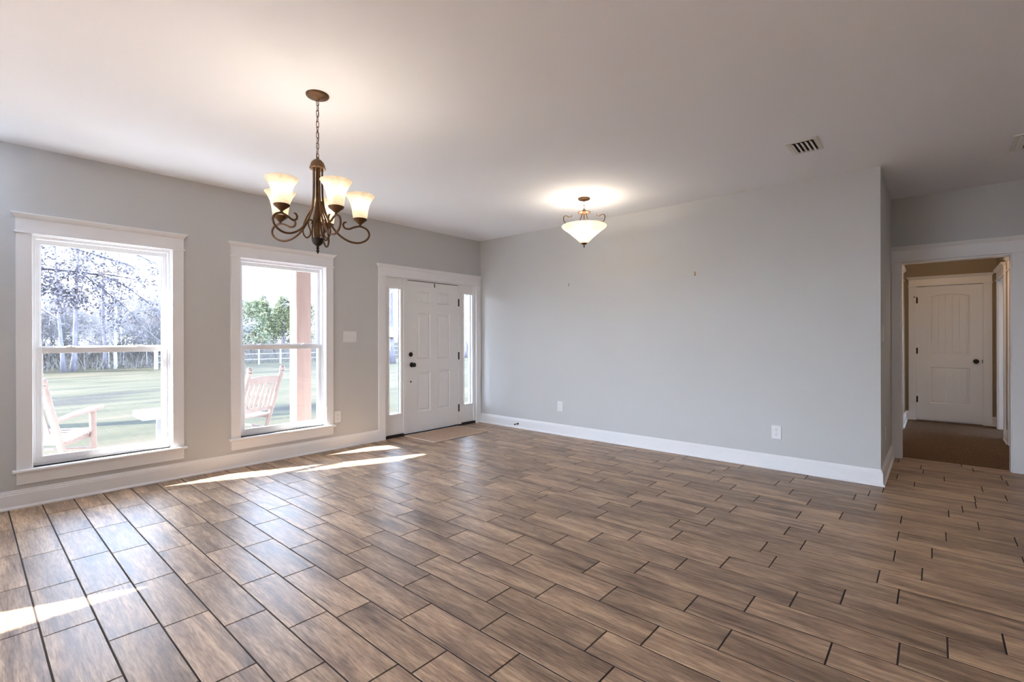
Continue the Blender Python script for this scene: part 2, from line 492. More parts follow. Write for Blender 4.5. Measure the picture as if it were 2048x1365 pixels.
# ------------------------------------------------------------------ baseboards
BASE = [(0.0, 0.0), (0.030, 0.0), (0.030, 0.006), (0.027, 0.013), (0.020, 0.018), (0.016, 0.020), (0.016, 0.106), (0.0135, 0.110),
        (0.0135, 0.118), (0.010, 0.124), (0.0075, 0.128), (0.0075, 0.133), (0.004, 0.139), (0.0, 0.139)]
def baseboard(name, T, u0, u1, label, m0=0, m1=0):
    """m0/m1: +1 outside mitre, -1 inside mitre, 0 square"""
    mb = MB(T)
    mb.loft([[(u0 - m0*d, d, z) for d, z in BASE], [(u1 + m1*d, d, z) for d, z in BASE]])
    return tag(mb.build(name, M['trim']), label, 'baseboard', kind='structure')
baseboard('baseboard_front', T_front, -5.4, -1.794, 'white baseboard under the two tall windows')
baseboard('baseboard_right', T_right, Y_RET, -0.020, 'white baseboard along the long blank wall', m0=1)
baseboard('baseboard_alcove', T_ret, 0.0, X_HALL - 0.02, 'white baseboard on the return beside the hall opening', m0=1)
baseboard('baseboard_hall', T_hall, -9.99, -5.83, 'white baseboard right of the hall opening')
baseboard('baseboard_hall_end', T_far, -5.845, -5.806, 'bit of white baseboard right of the plank door')
baseboard('baseboard_hall_corner', T_far, -4.885, -4.85, 'bit of white baseboard left of the plank door')
baseboard('baseboard_hall_left', T_hleft, 3.456, 4.45, 'white baseboard on the left hall wall')
baseboard('baseboard_hall_right', T_hright, 2.955, 3.335, 'white baseboard between the two right hand hall doorways')
baseboard('baseboard_left', lambda u, d, z: (-9.2 + d, u, z), -9.99, -1.0, 'white baseboard on the left wall')
baseboard('baseboard_step', T_jog, -9.17, -5.4, 'white baseboard on the wall left of the windows')

# ------------------------------------------------------------------ casings
def head_trim(mb, u0, u1, zb, zt, d0=0.0, ext=0.028, ret0=True, ret1=True):
    """fillet bead, frieze board and crown cap; u0..u1 outer casing edges"""
    e0 = 1 if ret0 else 0; e1 = 1 if ret1 else 0
    mb.box(u0 - 0.010*e0, u1 + 0.010*e1, d0, 0.030, zb, zb + 0.014)
    mb.box(u0, u1, d0, 0.020, zb + 0.014, zt - 0.036)
    mb.frustum((u0, u1, d0, 0.022, zt - 0.040), (u0 - 0.006*e0, u1 + 0.006*e1, d0, 0.030, zt - 0.034))
    mb.frustum((u0 - 0.004*e0, u1 + 0.004*e1, d0, 0.027, zt - 0.034), (u0 - 0.010*e0, u1 + 0.010*e1, d0, 0.034, zt - 0.024))
    mb.frustum((u0 - 0.010*e0, u1 + 0.010*e1, d0, 0.034, zt - 0.024), (u0 - ext*0.9*e0, u1 + ext*0.9*e1, d0, 0.048, zt - 0.008))
    mb.box(u0 - ext*e0, u1 + ext*e1, d0, 0.052, zt - 0.008, zt)

CW = 0.087
def make_window(name, op, label, glass_pad):
    u0, u1, z0, z1 = op
    root = empty(name, ((u0+u1)/2, 0, z0))
    tag(root, label, 'window', kind='structure')
    Tl = lambda u, d, z: (u - (u0+u1)/2, -d, z - z0)
    # casing
    mb = MB(Tl)
    for a, b in ((u0 - CW, u0), (u1, u1 + CW)):
        mb.box(a, b, -0.002, 0.020, z0, z1)
    mb.build('casing', M['trim'], root, bevel=0.0015)
    mb = MB(Tl); head_trim(mb, u0 - CW, u1 + CW, z1, 2.228, -0.002)
    mb.build('head_casing', M['trim'], root, bevel=0.001)
    # stool and apron
    mb = MB(Tl)
    pr = [(-0.05, 0.0), (0.038, 0.0), (0.045, -0.004), (0.047, -0.012), (0.044, -0.020), (0.037, -0.023), (-0.05, -0.023)]
    mb.loft([[(u0 - CW - 0.020, min(d, 0.047) if d > 0 else -0.002, z0 + z) for d, z in pr],
             [(u0 - 0.0, d if d > 0 else -0.002, z0 + z) for d, z in pr]])
    mb.loft([[(u0, d, z0 + z) for d, z in pr], [(u1, d, z0 + z) for d, z in pr]])
    mb.loft([[(u1, d if d > 0 else -0.002, z0 + z) for d, z in pr], [(u1 + CW + 0.020, d if d > 0 else -0.002, z0 + z) for d, z in pr]])
    mb.build('window_stool', M['trim'], root)
    mb = MB(Tl); mb.box(u0 - CW, u1 + CW, -0.002, 0.019, 0.176, z0 - 0.023)
    mb.build('apron', M['trim'], root, bevel=0.0015)
    # jamb liner + vinyl frame
    mb = MB(Tl)
    mb.box(u0 - 0.005, u0 + 0.006, -0.135, 0.0, z0, z1); mb.box(u1 - 0.006, u1 + 0.005, -0.135, 0.0, z0, z1)
    mb.box(u0 + 0.006, u1 - 0.006, -0.135, 0.0, z1 - 0.006, z1 + 0.005)
    mb.box(u0 + 0.006, u1 - 0.006, -0.135, -0.05, z0 - 0.005, z0 + 0.022)
    f = 0.022                                             # vinyl frame stops
    mb.box(u0 + 0.006, u0 + f, -0.135, -0.04, z0 + 0.022, z1 - 0.006)
    mb.box(u1 - f, u1 - 0.006, -0.135, -0.04, z0 + 0.022, z1 - 0.006)
    mb.box(u0 + f, u1 - f, -0.135, -0.04, z1 - 0.026, z1 - 0.006)
    mb.build('window_frame', M['vinyl'], root, bevel=0.001)
    zm = 1.190
    def sash(nm, d0, d1, a, b, c, d, st, top, bot):
        o = MB(Tl)
        o.box(a, a + st, d0, d1, c, d); o.box(b - st, b, d0, d1, c, d)
        o.box(a + st, b - st, d0, d1, d - top, d); o.box(a + st, b - st, d0, d1, c, c + bot)
        # glazing bead
        q = 0.008
        o.frustum((a + st, a + st + q, d0, d1 - 0.012, c + bot), (a + st, a + st + q, d0, d1 - 0.012, d - top))
        o.frustum((b - st - q, b - st, d0, d1 - 0.012, c + bot), (b - st - q, b - st, d0, d1 - 0.012, d - top))
        s_ = o.build(nm, M['vinyl'], root, bevel=0.0015)
        g_ = MB(Tl); dm = (d0 + d1)/2 - 0.004
        g_.box(a + st, b - st, dm - 0.002, dm + 0.002, c + bot, d - top)
        g_.build('pane', M['glass'], s_)
        return s_
    sash('upper_sash', -0.118, -0.088, u0 + f, u1 - f, zm - 0.012, z1 - 0.026, 0.028, 0.034, 0.040)
    ls = sash('lower_sash', -0.083, -0.050, u0 + f, u1 - f, z0 + 0.022, zm + 0.016, 0.036, 0.044, 0.046)
    for q in (0.25, 0.76):
        lk = MB(Tl); c = u0 + (u1-u0)*q
        lk.box(c - 0.030, c + 0.030, -0.080, -0.052, zm + 0.016, zm + 0.022)
        lk.lathe([(0.012, 0), (0.012, 0.010), (0.009, 0.012)], (c, -0.066, zm + 0.022), 12)
        lk.box(c - 0.004, c + 0.028, -0.070, -0.060, zm + 0.026, zm + 0.033)
        lk.build('sash_lock', M['vinyl'], root)
    return root
make_window('window_1', W1, 'left tall white double hung window with a porch rocker close behind it', 0)
make_window('window_2', W2, 'narrower looking white double hung window showing the porch post', 0)

# plain windows outside the frame
def simple_glazing(name, T, op, label, depth=0.14, parts=2):
    u0, u1, z0, z1 = op
    root = tag(empty(name, T(u0, 0, z0)), label, 'window', kind='structure')
    loc = Vector(T(u0, 0, z0))
    Tl = lambda u, d, z: tuple(Vector(T(u, d, z)) - loc)
    mb = MB(Tl)
    w = (u1-u0)/parts
    mb.box(u0, u1, -0.10, -0.04, z1 - 0.05, z1); mb.box(u0, u1, -0.10, -0.04, z0, z0 + 0.05)
    for k in range(parts + 1):
        c = u0 + k*w
        mb.box(max(u0, c - 0.03), min(u1, c + 0.03), -0.10, -0.04, z0 + 0.05, z1 - 0.05)
    mb.build('window_frame', M['vinyl'], root)
    for k in range(parts):
        g_ = MB(Tl); g_.box(u0 + k*w + 0.03, u0 + (k+1)*w - 0.03, -0.072, -0.068, z0 + 0.05, z1 - 0.05)
        g_.build('pane', M['glass'], root)
simple_glazing('window_3', T_jog, W3, 'white window in the wall left of the frame', parts=1)
for i, b_ in enumerate(BK):
    simple_glazing('window_%d' % (4+i), lambda u, d, z: (u, -10.0 + d, z), b_, 'glazed door at the left of the back wall')
for i, b_ in enumerate(LW):
    simple_glazing('window_%d' % (8+i), lambda u, d, z: (-9.2 + d, u, z), b_, 'added tall glazing in the unseen left wall, letting in fill light')
simple_glazing('window_7', lambda u, d, z: (u, -8.6 + d, z), (3.4, 4.4, 0.7, 2.0), 'white window of the side bedroom')

# ------------------------------------------------------------------ panelled doors
def inset(poly, d):
    """inset a convex CCW polygon by d"""
    n = len(poly); out = []
    for i in range(n):
        p0, p1, p2 = Vector(poly[i-1]), Vector(poly[i]), Vector(poly[(i+1) % n])
        e1 = (p1-p0).normalized(); e2 = (p2-p1).normalized()
        n1 = Vector((-e1.y, e1.x)); n2 = Vector((-e2.y, e2.x))
        k = 1 + n1.dot(n2)
        out.append(tuple(p1 + (n1 + n2) * (d / max(k, 0.2))))
    return out

def door_slab(name, T, rect, polys, d_face, thick, mat, parent, through=False):
    """front face with panel holes, closed sides and back"""
    u0, u1, z0, z1 = rect
    mb = MB(T); bm_ = mb.bm
    def loop(pts, d):
        v_ = [mb.v(u, d, z) for u, z in pts]
        return v_, [bm_.edges.new((v_[i], v_[(i+1) % len(v_)])) for i in range(len(v_))]
    vo, eo = loop([(u0, z0), (u1, z0), (u1, z1), (u0, z1)], d_face)
    ed = list(eo)
    for p in polys:
        _, e_ = loop(p, d_face); ed += e_
    bmesh.ops.triangle_fill(bm_, edges=ed, use_beauty=True)
    vb = [mb.v(u, d_face - thick, z) for u, z in ((u0, z0), (u1, z0), (u1, z1), (u0, z1))]
    if through:
        ed = [bm_.edges.new((vb[i], vb[(i+1) % 4])) for i in range(4)]
        for p in polys:
            _, e_ = loop(p, d_face - thick); ed += e_
        bmesh.ops.triangle_fill(bm_, edges=ed, use_beauty=True)
    else:
        mb.face(vb)
    for i in range(4):
        j = (i + 1) % 4
        mb.face([vo[i], vo[j], vb[j], vb[i]])
    return mb.build(name, mat, parent)

def raised_panel(T, poly, d_face, mat, parent, plank=0, depth=0.012):
    mb = MB(T)
    steps = [(0.0, 0.0), (0.004, -0.001), (0.012, -depth), (0.019, -depth)]
    if not plank:
        steps += [(0.040, -0.002), (0.046, -0.0015)]
    else:
        steps += [(0.026, -depth + 0.002), (0.030, -depth + 0.002)]
    rings = [[(u, d_face + d, z) for u, z in inset(poly, i)] for i, d in steps]
    last = inset(poly, steps[-1][0]); dl = d_face + steps[-1][1]
    mb.loft(rings, cap0=False, cap1=not plank)
    if plank:
        # vertical V-groove boards filling the field
        us = [p[0] for p in last]; a, b = min(us), max(us)
        n = plank; w = (b - a) / n
        def zr(u):
            lo, hi = 1e9, -1e9
            for i in range(len(last)):
                p, q = last[i], last[(i+1) % len(last)]
                if abs(p[0]-q[0]) < 1e-9:
                    if abs(p[0]-u) < 1e-6: lo = min(lo, p[1], q[1]); hi = max(hi, p[1], q[1])
                    continue
                t = (u - p[0])/(q[0]-p[0])
                if -1e-6 <= t <= 1 + 1e-6:
                    z = p[1] + t*(q[1]-p[1]); lo = min(lo, z); hi = max(hi, z)
            return lo, hi
        cols = []
        for k in range(n):
            c0, c1 = a + k*w, a + (k+1)*w
            g = 0.0035
            cols += [(c0, dl - 0.0035), (c0 + g, dl), ((c0+c1)/2, dl), (c1 - g, dl)]
        cols.append((b, dl - 0.0035))
        prev = None
        for u, d in cols:
            lo, hi = zr(min(max(u, a + 1e-5), b - 1e-5))
            cur = (mb.v(u, d, lo), mb.v(u, d, hi))
            if prev: mb.face([prev[0], cur[0], cur[1], prev[1]])
            prev = cur
    return mb.build('door_panel', mat, parent)

def rect_poly(u0, u1, z0, z1):
    return [(u0, z0), (u1, z0), (u1, z1), (u0, z1)]

def knob(T, u, z, d_face, parent, name='door_knob', mat=None):
    mb = MB()
    prof = [(0.033, 0.0), (0.033, 0.005), (0.028, 0.009), (0.012, 0.011), (0.010, 0.030), (0.016, 0.036), (0.026, 0.043),
            (0.0295, 0.052), (0.028, 0.061), (0.020, 0.068), (0.008, 0.071)]
    mb.T = lambda a, b, c: T(u + a, d_face + c, z + b)
    mb.lathe(prof, (0, 0, 0), 20)
    return mb.build(name, mat or M['black'], parent, smooth='auto')

def hinge(T, u, z, d_face, parent, h=0.09, mat=None, r=0.006):
    mb = MB()
    mb.T = lambda a, b, c: T(u + a, d_face + b, z + c)
    mb.lathe([(0.004, -h/2 - 0.006), (r, -h/2), (r, h/2), (0.004, h/2 + 0.006)], (0, 0.002, 0), 10)
    mb.box(-0.012, 0.012, -0.002, 0.0015, -h/2, h/2)
    return mb.build('hinge', mat or M['black'], parent)

# entry door: door_1
d1 = tag(empty('door_1', (-0.89, 0, 0)), 'white six panel entry door between two glazed sidelights', 'door', kind='structure')
O1 = Vector((-0.89, 0, 0))
Td = lambda u, d, z: (u + 0.89, -d, z)
mb = MB(Td)
mb.box(-1.794, -1.697, -0.002, 0.020, 0.0, 2.058); mb.box(-0.106, -0.011, -0.002, 0.020, 0.0, 2.058)
mb.build('casing', M['trim'], d1, bevel=0.0015)
mb = MB(Td); head_trim(mb, -1.794, -0.011, 2.058, 2.205, -0.002, ret1=False)
mb.build('head_casing', M['trim'], d1, bevel=0.001)
DF = -0.022   # face of the leaf, just behind the wall plane
mb = MB(Td)   # frame: jambs, mullions and header
mb.box(-1.697, -1.668, -0.13, -0.006, 0.036, 2.058); mb.box(-0.135, -0.106, -0.13, -0.006, 0.036, 2.058)
mb.box(-1.404, -1.342, -0.13, -0.010, 0.028, 2.045); mb.box(-0.434, -0.385, -0.13, -0.010, 0.024, 2.045)
mb.box(-1.668, -0.135, -0.13, -0.010, 2.045, 2.058)
mb.build('door_frame', M['door'], d1, bevel=0.0015)
mb = MB(Td)
mb.box(-1.697, -0.106, -0.14, -0.004, 0.0, 0.020)
mb.box(-1.695, -1.404, -0.05, -0.003, 0.020, 0.036); mb.box(-0.385, -0.108, -0.05, -0.003, 0.020, 0.036)
mb.build('threshold', M['threshold'], d1)
def sidelight(u0, u1, g0, g1, gz0, gz1):
    s_ = door_slab('sidelight', Td, (u0, u1, 0.036, 2.045), [rect_poly(g0, g1, gz0, gz1)], DF - 0.004, 0.045, M['door'], d1, True)
    mb = MB(Td)
    rings = []
    for i, d in ((-0.022, DF - 0.004), (-0.020, DF + 0.006), (-0.008, DF + 0.009), (0.002, DF + 0.002), (0.003, DF - 0.022)):
        rings.append([(u, d, z) for u, z in inset(rect_poly(g0, g1, gz0, gz1), i)])
    mb.loft(rings, False, False)
    mb.build('glazing_bead', M['door'], s_)
    g_ = MB(Td); g_.box(g0, g1, DF - 0.028, DF - 0.024, gz0, gz1)
    g_.build('pane', M['glass'], s_)
sidelight(-1.668, -1.404, -1.616, -1.446, 0.300, 1.912)
sidelight(-0.385, -0.135, -0.320, -0.158, 0.300, 1.920)
leaf_polys = []
for a, b in ((-1.172, -0.948), (-0.823, -0.595)):
    for c, d in ((1.744, 1.918), (0.994, 1.615), (0.284, 0.820)):
        leaf_polys.append(rect_poly(a, b, c, d))
leaf = door_slab('door_leaf', Td, (-1.335, -0.438, 0.026, 2.036), leaf_polys, DF, 0.045, M['door'], d1)
for p in leaf_polys:
    raised_panel(Td, p, DF, M['door'], leaf)
mb = MB(Td); mb.box(-1.342, -0.434, -0.12, DF - 0.010, 2.034, 2.046); mb.box(-0.4385, -0.4335, -0.12, DF - 0.006, 0.03, 2.036)
mb.build('weatherstrip', M['rubber'], d1)
knob(Td, -1.268, 0.922, DF, leaf)
mb = MB(); mb.T = lambda a, b, c: Td(-1.283 + a, DF + c, 1.060 + b)
mb.lathe([(0.030, 0), (0.030, 0.006), (0.026, 0.012), (0.012, 0.014), (0.011, 0.018)], (0, 0, 0), 20)
mb.box(-0.004, 0.004, -0.016, 0.016, 0.014, 0.028)
mb.build('deadbolt', M['black'], leaf)
mb = MB(); mb.T = lambda a, b, c: Td(-1.283 + a, DF + c, 0.699 + b)
mb.lathe([(0.011, 0), (0.011, 0.004), (0.006, 0.006)], (0, 0, 0), 14)
mb.build('key_escutcheon', M['black'], leaf)
for z in (1.790, 1.018, 0.262):
    hinge(Td, -0.433, z, DF + 0.008, d1, h=0.10, r=0.009)
mb = MB(Td); mb.box(-0.885, -0.873, DF, DF + 0.004, 1.990, 2.030); mb.box(-0.882, -0.876, DF, DF + 0.010, 1.975, 1.995)
mb.build('wreath_hook', M['black'], leaf)

# hall opening casing: trim_1
O = empty('trim_1', (X_HALL, -5.33, 0)); tag(O, 'white cased opening leading from the room into the carpeted hall', 'door casing', kind='structure')
To = lambda u, d, z: (-d, u + 5.33, z)
mb = MB(To)
mb.box(-5.824, -5.737, -0.002, 0.020, 0.0, 2.066); mb.box(-4.925, Y_RET - 0.0015, -0.002, 0.020, 0.0, 2.066)
mb.build('casing', M['trim'], O, bevel=0.0015)
mb = MB(To); head_trim(mb, -5.824, Y_RET - 0.0015, 2.066, 2.222, -0.002, ret1=False)
mb.build('head_casing', M['trim'], O, bevel=0.001)
mb = MB(To)
mb.box(-5.745, -5.729, -0.118, 0.003, 0.0, 2.064); mb.box(-4.933, -4.917, -0.118, 0.003, 0.0, 2.064)
mb.box(-5.729, -4.933, -0.118, 0.003, 2.048, 2.064)
mb.build('jamb', M['trim'], O, bevel=0.001)

# hall door: door_2
d2 = tag(empty('door_2', (X_FAR, -5.345, 0)), 'closed white two panel plank door at the end of the hall', 'door', kind='structure')
Te = lambda u, d, z: (-d, u + 5.345, z)
mb = MB(Te)
mb.box(-5.806, -5.716, -0.002, 0.019, 0.004, 2.053); mb.box(-4.975, -4.885, -0.002, 0.019, 0.004, 2.053)
mb.build('casing', M['trim'], d2, bevel=0.0015)
mb = MB(Te); head_trim(mb, -5.806, -4.885, 2.053, 2.196, -0.002)
mb.build('head_casing', M['trim'], d2, bevel=0.001)
mb = MB(Te)
mb.box(-5.716, -5.709, -0.11, -0.004, 0.004, 2.046); mb.box(-4.982, -4.975, -0.11, -0.004, 0.004, 2.046); mb.box(-5.716, -4.975, -0.11, -0.004, 2.046, 2.053)
mb.box(-5.714, -5.690, -0.060, -0.043, 0.004, 2.050); mb.box(-4.998, -4.977, -0.060, -0.043, 0.004, 2.050); mb.box(-5.69, -4.998, -0.060, -0.043, 2.020, 2.050); mb.box(-5.69, -4.998, -0.060, -0.043, 0.004, 0.040)
mb.build('door_frame', M['trim'], d2)
arch = [(-5.574, 1.012), (-5.126, 1.012), (-5.126, 1.888)]
for k in range(1, 12):
    t = k/12; u = -5.126 - 0.448*t
    arch.append((u, 1.888 + 0.034*(1 - (2*t - 1)**2)))
arch.append((-5.574, 1.888))
lowp = rect_poly(-5.574, -5.126, 0.276, 0.824)
DF2 = -0.006
leaf2 = door_slab('door_leaf', Te, (-5.706, -4.985, 0.024, 2.040), [arch, lowp], DF2, 0.035, M['door'], d2)
raised_panel(Te, arch, DF2, M['door'], leaf2, plank=5)
raised_panel(Te, lowp, DF2, M['door'], leaf2, plank=5)
knob(Te, -5.640, 0.923, DF2, leaf2)
for z in (1.842, 1.068, 0.325):
    hinge(Te, -4.983, z, DF2 + 0.004, d2, h=0.085)
mb = MB(Te); mb.tube([(-4.983, 0.004, 1.892), (-4.955, 0.022, 1.892)], 0.004, 8); mb.tube([(-4.957, 0.020, 1.892), (-4.950, 0.026, 1.892)], 0.008, 8)
mb.build('hinge_stop', M['black'], d2)
mb = MB(Te); mb.box(-5.710, -5.703, -0.03, 0.0, 0.90, 0.95); mb.build('strike_plate', M['black'], d2)

# hall doorways: trim_2 (left), trim_3 and trim_4 (right)
def doorway(name, T, u0, u1, label, thick, leaf_side=True):
    r = tag(empty(name, T((u0+u1)/2, 0, 0)), label, 'door casing', kind='structure')
    loc = Vector(r.location); Tl = lambda u, d, z: tuple(Vector(T(u, d, z)) - loc)
    mb = MB(Tl); mb.box(u0 - CW, u0, -0.002, 0.019, 0.004, 2.055); mb.box(u1, u1 + CW, -0.002, 0.019, 0.004, 2.055)
    mb.build('casing', M['trim'], r, bevel=0.0015)
    mb = MB(Tl); head_trim(mb, u0 - CW, u1 + CW, 2.055, 2.205, -0.002); mb.build('head_casing', M['trim'], r, bevel=0.001)
    mb = MB(Tl); mb.box(u0 - 0.006, u0 + 0.014, -thick - 0.002, 0.002, 0.004, 2.055); mb.box(u1 - 0.014, u1 + 0.006, -thick - 0.002, 0.002, 0.004, 2.055)
    mb.box(u0 + 0.014, u1 - 0.014, -thick - 0.002, 0.002, 2.041, 2.055)
    mb.build('jamb', M['trim'], r)
    if leaf_side:
        lf = door_slab('door_leaf', Tl, (u0 + 0.018, u1 - 0.018, 0.02, 2.037), [rect_poly(u0 + 0.13, u1 - 0.13, 1.0, 1.88), rect_poly(u0 + 0.13, u1 - 0.13, 0.28, 0.82)], -0.04, 0.035, M['door'], r)
        raised_panel(Tl, rect_poly(u0 + 0.13, u1 - 0.13, 1.0, 1.88), -0.04, M['door'], lf, plank=5)
        raised_panel(Tl, rect_poly(u0 + 0.13, u1 - 0.13, 0.28, 0.82), -0.04, M['door'], lf, plank=5)
doorway('trim_2', T_hleft, 2.55, 3.365, 'white door casing on the left wall of the hall', 0.12)
doorway('trim_3', T_hright, 2.05, 2.865, 'nearer white door casing on the right wall of the hall', 0.115)
doorway('trim_4', T_hright, 3.42, 4.235, 'farther white door casing on the right wall of the hall, open to daylight', 0.115, False)

# ------------------------------------------------------------------ wall plates
def plate_base(mb, w, h, t=0.006):
    mb.frustum((-w/2, w/2, -h/2, h/2, 0.0), (-w/2, w/2, -h/2, h/2, t*0.5))
    mb.frustum((-w/2, w/2, -h/2, h/2, t*0.5), (-w/2 + 0.004, w/2 - 0.004, -h/2 + 0.004, h/2 - 0.004, t))
def outlet(name, T, u, z, label, w=0.086, h=0.131):
    r = tag(empty(name, T(u, 0, z)), label, 'outlet', group='electrical outlets')
    loc = Vector(r.location)
    Tl = lambda a, b, c: tuple(Vector(T(u + a, c, z + b)) - loc)
    mb = MB(Tl); plate_base(mb, w, h); mb.build('cover_plate', M['plate'], r)
    for s_ in (0.024, -0.024):
        mb = MB(Tl)
        mb.lathe([(0.0175, 0.005), (0.0175, 0.0085), (0.0165, 0.009)], (0, s_, 0), 18)
        sk = mb.build('socket', M['plate'], r)
        mb = MB(Tl)
        for a in (-0.0065, 0.0065):
            mb.box(a - 0.0012, a + 0.0012, s_ - 0.002, s_ + 0.008, 0.0085, 0.0093)
        mb.lathe([(0.0026, 0.0085), (0.0026, 0.0093)], (0, s_ - 0.009, 0), 10)
        mb.build('slot', M['slot'], sk)
    mb = MB(Tl); mb.lathe([(0.003, 0.006), (0.0025, 0.0075)], (0, 0, 0), 10); mb.build('screw', M['vent'], r)
    return r
outlet('wall_outlet', T_right, -4.040, 0.360, 'white duplex outlet low on the blank wall toward the hall end')
outlet('wall_outlet', T_right, -1.480, 0.372, 'white outlet low on the blank wall near the entry door')
outlet('wall_outlet', T_ret, 0.46, 0.375, 'white outlet low on the shaded return wall')
outlet('wall_outlet', T_front, -2.336, 0.368, 'white outlet tight beside the casing of the window with the porch post', 0.082, 0.131)

def switch(name, T, u, z, n, label, w, h=0.130):
    r = tag(empty(name, T(u, 0, z)), label, 'light switch')
    loc = Vector(r.location)
    Tl = lambda a, b, c: tuple(Vector(T(u + a, c, z + b)) - loc)
    mb = MB(Tl); plate_base(mb, w, h); mb.build('cover_plate', M['plate'], r)
    for k in range(n):
        c = (k - (n-1)/2) * 0.046
        mb = MB(Tl); mb.box(c - 0.005, c + 0.005, -0.012, 0.012, 0.0055, 0.0075)
        mb.frustum((c - 0.0035, c + 0.0035, -0.010, 0.000, 0.007), (c - 0.003, c + 0.003, -0.014, -0.007, 0.018))
        mb.build('toggle', M['plate'], r)
        for q in (-0.03, 0.03):
            mb = MB(Tl); mb.lathe([(0.003, 0.006), (0.0025, 0.0073)], (c, q, 0), 8); mb.build('screw', M['vent'], r)
switch('switch_plate', T_front, -2.175, 1.294, 3, 'white three gang switch plate between the window and the entry door', 0.170)
switch('switch_plate', T_ret, 0.21, 1.305, 1, 'white single switch plate on the shaded return wall', 0.078, 0.125)

# picture fixings left in the blank wall
def wall_hook(u, z, label, two):
    r = tag(empty('picture_hook', T_right(u, 0, z)), label, 'hook')
    Tl = lambda a, d, c: (-d, a, c)
    mb = MB(Tl)
    if two:
        for q in (-0.013, 0.013):
            mb.tube([(0, 0.0, q), (0, 0.012, q + 0.003)], 0.007, 10)
        mb.box(-0.006, 0.006, 0.0, 0.003, -0.012, 0.012)
    else:
        mb.box(-0.004, 0.004, 0.0, 0.003, -0.016, 0.018)
        mb.tube([(0, 0.002, -0.012), (0, 0.013, -0.016), (0, 0.016, -0.006)], 0.003, 8)
    mb.build('hook_plate', M['brass'], r)
    mb = MB(Tl); mb.tube([(0, -0.0, 0.008), (0, 0.008, 0.010)], 0.0035, 8); mb.build('nail', M['black'], r)
wall_hook(-1.623, 1.965, 'tiny brass picture hook on the blank wall toward the entry door', False)
wall_hook(-3.256, 1.963, 'pair of small brass anchors high in the middle of the blank wall', True)

# door stop on the baseboard
r = tag(empty('door_stop', (-0.016, -0.760, 0.062)), 'black peg door stop on the baseboard near the entry', 'door stop')
mb = MB(); mb.T = lambda a, b, c: (-c, a, b)
mb.lathe([(0.014, 0), (0.014, 0.006), (0.006, 0.010), (0.0055, 0.062)], (0, 0, 0), 14); mb.build('rod', M['black'], r)
mb = MB(); mb.T = lambda a, b, c: (-c, a, b)
mb.lathe([(0.0085, 0.060), (0.0095, 0.066), (0.008, 0.078)], (0, 0, 0), 14); mb.build('rubber_tip', M['rubber'], r)

# door mat
r = tag(empty('door_mat', (-0.955, -0.330, 0.0)), 'speckled tan woven door mat in front of the entry door', 'mat')
mb = MB()
n = 26
def mat_z(a, b): return 0.010 + 0.0018*sin(9*a + 2)*sin(7*b)
qs = [(-0.462, -0.294), (0.470, -0.290), (0.468, 0.300), (-0.458, 0.302)]
def lerp_q(s_, t_):
    a = Vector(qs[0])*(1-s_) + Vector(qs[1])*s_; b = Vector(qs[3])*(1-s_) + Vector(qs[2])*s_
    return a*(1-t_) + b*t_
G = [[None]*(n+1) for _ in range(n+1)]
for i in range(n+1):
    for j in range(n+1):
        p = lerp_q(i/n, j/n); G[i][j] = mb.v(p.x, p.y, mat_z(p.x, p.y))
for i in range(n):
    for j in range(n):
        mb.face([G[i][j], G[i+1][j], G[i+1][j+1], G[i][j+1]])
edge = [G[i][0] for i in range(n+1)] + [G[n][j] for j in range(1, n+1)] + [G[i][n] for i in range(n-1, -1, -1)] + [G[0][j] for j in range(n-1, 0, -1)]
low = [mb.v(e.co.x, e.co.y, 0.001) for e in edge]
for i in range(len(edge)):
    j = (i+1) % len(edge); mb.face([edge[i], edge[j], low[j], low[i]])
mb.face(low)
mb.build('mat_field', M['rug'], r)
mb = MB()
path = [(q[0], q[1], 0.007) for q in qs]
for a, b in zip(path, path[1:] + path[:1]):
    A, B = Vector(a), Vector(b)
    mb.tube([A.lerp(B, k/14) + Vector((0, 0, 0.001*sin(k*2.1))) for k in range(15)], 0.0075, 6)
mb.build('bound_edge', M['rugedge'], r)

# ------------------------------------------------------------------ ceiling vents
def vent(x0, x1, y0, y1, nf, label):
    cx, cy_ = (x0+x1)/2, (y0+y1)/2
    r = tag(empty('ceiling_vent', (cx, cy_, H)), label, 'vent', group='ceiling air vents')
    a, b = (x1-x0)/2, (y1-y0)/2; f = 0.030
    mb = MB()
    def fr(u0, u1, v0, v1): mb.box(u0, u1, v0, v1, -0.008, 0.0)
    fr(-a, -a + f, -b, b); fr(a - f, a, -b, b); fr(-a + f, a - f, -b, -b + f); fr(-a + f, a - f, b - f, b)
    mb.build('vent_frame', M['vent'], r, bevel=0.003)
    mb = MB(); mb.box(-a + f, a - f, -b + f, b - f, -0.0015, -0.0005); mb.build('duct', M['vent_dark'], r)
    w = (2*b - 2*f)/nf
    for k in range(nf):
        c = -b + f + (k + 0.5)*w
        mb = MB()
        prof = [(c + 0.47*w, -0.003), (c + 0.27*w, -0.013), (c - 0.22*w, -0.021), (c - 0.28*w, -0.018), (c + 0.18*w, -0.009), (c + 0.36*w, -0.002)]
        mb.loft([[(-a + f + 0.002, y, z) for y, z in prof], [(a - f - 0.002, y, z) for y, z in prof]])
        mb.build('louver', M['vent'], r)
vent(-1.090, -0.800, -4.550, -4.342, 5, 'white ceiling vent with five louvers near the end of the blank wall')
vent(-0.150, 0.245, -6.000, -5.630, 6, 'white ceiling vent cut off at the right edge above the hall')

